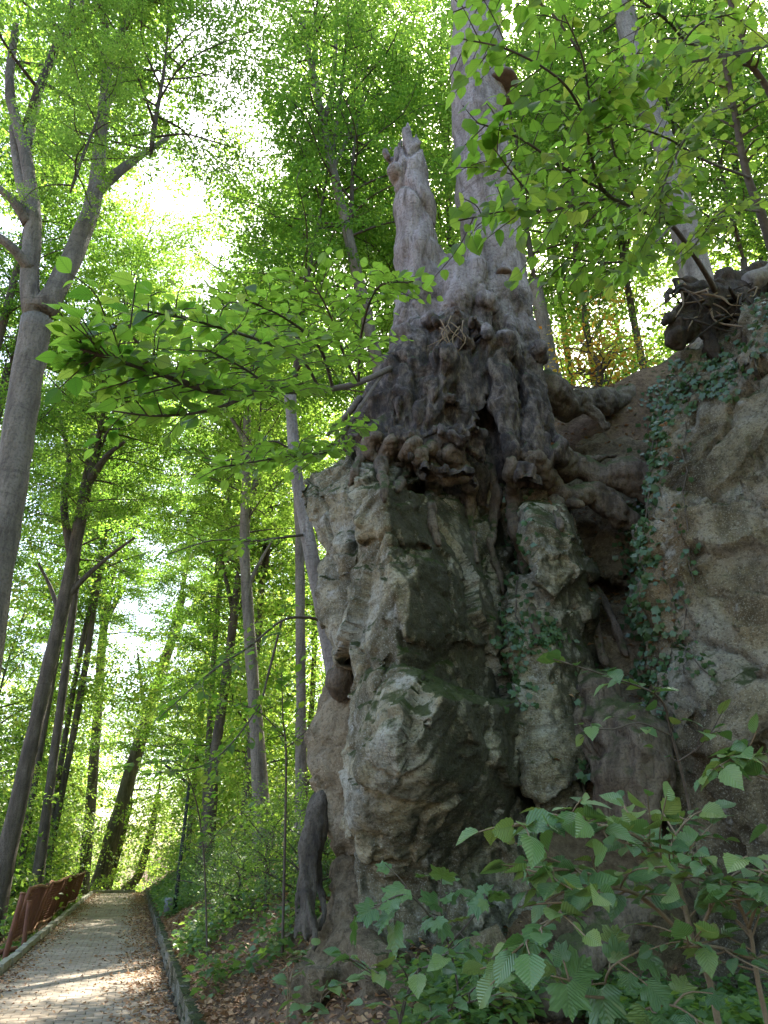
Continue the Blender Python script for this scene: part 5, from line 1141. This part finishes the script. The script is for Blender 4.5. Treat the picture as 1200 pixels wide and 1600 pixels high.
a, e = P(-20, 1492, 15.4), P(26, 1482, 15.8); t = thing('iron_pipe', a, 'short rusty pipe lying between the posts at the left edge', 'pipe'); G = Geo(); G.tube([a, e], .045, 10); ob('pipe', G.mesh('pipe', MT['rust'], True, a), t)
fl = 19.6; a = P(271, 1432, fl); top = P(295, 1226, fl); a[0] = (a[0] + top[0]) / 2; a[2] = tz(a[0], a[1]) - 0.1; base = a.copy()
t = thing('street_lamp', base, 'thin dark steel street lamp with angled arm beside the retaining wall', 'lamp')
G = Geo(); tp = np.array([base[0] + 0.03, base[1], top[2]]); G.tube([base, base + [0, 0, 1.0], tp], [.05, .05, .038], 10); ob('pole', G.mesh('pole', MT['steel'], True, base), t)
arm = P(272, 1204, fl); G = Geo(); G.tube([tp - [0, 0, .02], (tp + arm) / 2, arm], [.036, .034, .03], 8); ob('arm', G.mesh('arm', MT['steel'], True, base), t)
hd = P(262, 1198, fl); dv = unit(hd - arm); G = Geo(); G.box((arm + hd) / 2, dv * 0.16, [0, .07, 0], np.cross(dv, [0, 1, 0]) * 0.03); ob('lamp_head', G.mesh('lamp_head', MT['steel'], False, base), t)
bx = P(266, 1414, fl - 0.12); bx[0] = base[0] - 0.13; G = Geo(); G.box(bx, [.085, 0, 0], [0, .05, 0], [0, 0, .15]); G.box(bx + [0, -.052, 0], [.075, 0, 0], [0, .004, 0], [0, 0, .138]); ob('junction_box', G.mesh('junction_box', MT['grey_box'], False, base), t)

# ================================================================== GROUND COVER
def noise2(x, y, k, seed):
    return fbm(np.stack([x * k, y * k, np.zeros_like(x)], 1), 2, seed)
def cover(name, n, fn, seed, mat, lsz, hgt, label, cat, per=(3, 9), rad=0.14, flat=0.5):
    rg = np.random.default_rng(seed); x, y = fn(rg, n * 4); x, y = x[:n], y[:n]; n = len(x); z = terrain(x, y)
    k = rg.integers(per[0], per[1], n); h = hgt * rg.uniform(0.4, 1.2, n); i = np.repeat(np.arange(n), k); m = len(i)
    th = rg.random(m) * 6.28; rr = rad * np.sqrt(rg.random(m)) * (0.6 + h[i] / hgt * 0.6)
    C = np.stack([x[i] + rr * np.cos(th), y[i] + rr * np.sin(th), z[i] + h[i] * rg.uniform(0.25, 1.0, m)], 1); D = np.stack([np.cos(th), np.sin(th), rg.normal(size=m) * 0.3 - 0.1], 1)
    N = np.array([0, -0.1, 1.0]) + rg.normal(size=(m, 3)) * flat; S_ = lsz * rg.uniform(0.6, 1.3, m); V, F = leaf_cloud(C, D, N, S_, S_ * 0.68)
    ob(name, mesh_np(name, V, F, mat), None, (0, 0, 0), label=label, category=cat, kind='stuff')
def on_bank(rg, n):
    s = rg.uniform(6, 36, n); u = 0.2 + 4.5 * rg.random(n) ** 1.4; x, y = xy(u, s); d = noise2(x, y, 0.55, 77)
    thr = 0.0 - 0.03 * np.clip(s - 10, 0, 99) + 0.25 * (s < 8.5)
    ok = ~((y > 6) & (x > -0.7 + 0.12 * (y - 6))) & (d > thr); return x[ok], y[ok]
def on_valley(rg, n):
    return xy(-PW - 0.9 - 7 * rg.random(n), rg.uniform(8, 46, n))
def on_right(rg, n):
    x = rg.uniform(0.2, 3.2, n); y = rg.uniform(2.6, 6.0, n); ok = noise2(x, y, 1.0, 78) > -0.1; return x[ok], y[ok]
cover('bank_plants', 5200, on_bank, 201, MT['bush'], 0.10, 0.40, 'leafy green herbs covering the bank right of the path', 'plants')
cover('valley_plants', 5200, on_valley, 202, MT['bush'], 0.13, 0.8, 'dense green undergrowth beyond the rusty railing', 'plants', (4, 11), 0.3)
cover('foreground_plants', 2600, on_right, 203, MT['bush'], 0.07, 0.30, 'small dark green plants on the ground under the right shrubs', 'plants')
def verge(rg, n):
    x, y = xy(-PW - 0.2 - 0.45 * rg.random(n), rg.uniform(7, 40, n)); ok = noise2(x, y, 1.0, 79) > -0.1; return x[ok], y[ok]
cover('verge_grass', 1500, verge, 204, MT['grass'], 0.09, 0.10, 'patchy grass on the verge between kerb and railing', 'grass', (4, 9), 0.07, 1.5)
# saplings and bushes on the bank and beyond the railing
BS = [(335, 1300, 17, 0, .5, 'bush hiding the foot of the leaning trunk right of the lamp'), (385, 1270, 13, 0, .4, 'bush with yellow-green leaves on the bank'), (345, 1330, 15, 0, .35, 'low bush on the bank right of the street lamp'), (430, 1190, 12, 1, .45, 'bush high on the bank behind the thin sapling'),
      (30, 1330, 30, 1, .9, 'tall bush beyond the railing at the left edge'), (90, 1310, 40, 1, 1.2, 'bush behind the middle of the railing'), (10, 1420, 25, 0, .9, 'low bush behind the loose leaning posts'),
      (520, 1090, 10.5, 1, .4, 'bush growing on top behind the sandstone block'), (480, 1150, 9.8, 0, .4, 'leafy bush at the upper left corner of the sandstone block')]
for i, (x_, y_, f_, k_, s_, lab) in enumerate(BS):
    a = P(x_, y_, f_); gz = tz(a[0], a[1]); base = np.array([a[0], a[1], gz - 0.05]); t = thing('bush', base, lab, 'bush')
    for nm, me in zip(('crown', 'limbs'), BUSH[k_]):
        o = ob(nm, me, t, (0, 0, 0), kind='stuff'); o.scale = (s_,) * 3; o.rotation_euler = (0, 0, i * 1.3)
# yellowing bush in the gully head
a = P(930, 590, 10.8); base = np.array([a[0], a[1], tz(a[0], a[1]) - 0.1]); t = thing('bush', base, 'orange and yellow autumn bush at the top of the gully', 'bush')
cr, lb = crown_proto(31, 1.0, 0.7, 12, 4, 30, 0.08, MT['autumn'], 0.5, 0.05, 0.3); ob('crown', cr, t, (0, 0, max(0, a[2] - base[2] - 0.4)), kind='stuff'); ob('limbs', lb, t, (0, 0, max(0, a[2] - base[2] - 0.4)), kind='stuff')
# fallen leaves
def litter(name, n, fn, seed, label, sz=0.062):
    rg = np.random.default_rng(seed); C = fn(rg, n); n = len(C)
    th = rg.random(n) * 6.28; Nn = np.array([0, 0, 1.0]) + rg.normal(size=(n, 3)) * 0.35; D = np.stack([np.cos(th), np.sin(th), rg.normal(size=n) * 0.25], 1)
    L_ = sz * rg.uniform(0.5, 1.3, n); V, F = leaf_cloud(C, D, Nn, L_, L_ * rg.uniform(0.5, 0.8, n), 0.25)
    ob(name, mesh_np(name, V, F, MT['litter']), None, (0, 0, 0), label=label, category='leaves', kind='stuff')
def lp(rg, n):
    s = 5 + 38 * rg.random(n) ** 1.3; k = rg.random(n); a = np.abs(rg.normal(size=n))
    u = np.where(k < 0.68, -a * 0.36 - 0.02, np.where(k < 0.93, -PW + a * 0.22, -PW * rg.random(n))); ok = (u > -PW) & (u < 0); u, s = u[ok], s[ok]
    x, y = xy(u, s); return np.stack([x, y, 0.006 + 0.03 * rg.random(len(x)) * (u > -0.7)], 1)
def lb_(rg, n):
    x, y = xy(0.14 + 5.0 * rg.random(n) ** 1.6, 4 + 26 * rg.random(n) ** 1.2); return np.stack([x, y, terrain(x, y) + 0.015 + 0.03 * rg.random(n)], 1)
def lv(rg, n):
    x, y = xy(-PW - 0.15 - 0.8 * rg.random(n), rg.uniform(6, 40, n)); return np.stack([x, y, terrain(x, y) + 0.02], 1)
def lg_(rg, n):
    C = []
    for _ in range(n * 4):
        h = hit(rg.uniform(860, 1060), rg.uniform(600, 1300))
        if h is not None and h[1][2] > 0.45 and len(C) < n: C.append(h[0] + h[1] * 0.015)
    return np.array(C)
litter('path_leaves', 9500, lp, 301, 'brown fallen leaves drifted along both edges of the path')
litter('bank_leaves', 30000, lb_, 302, 'brown leaf litter covering the bank right of the path')
litter('verge_leaves', 2200, lv, 303, 'dry leaves on the verge left of the path')
litter('gully_leaves', 420, lg_, 304, 'brown leaves caught on the earth ledges of the gully')
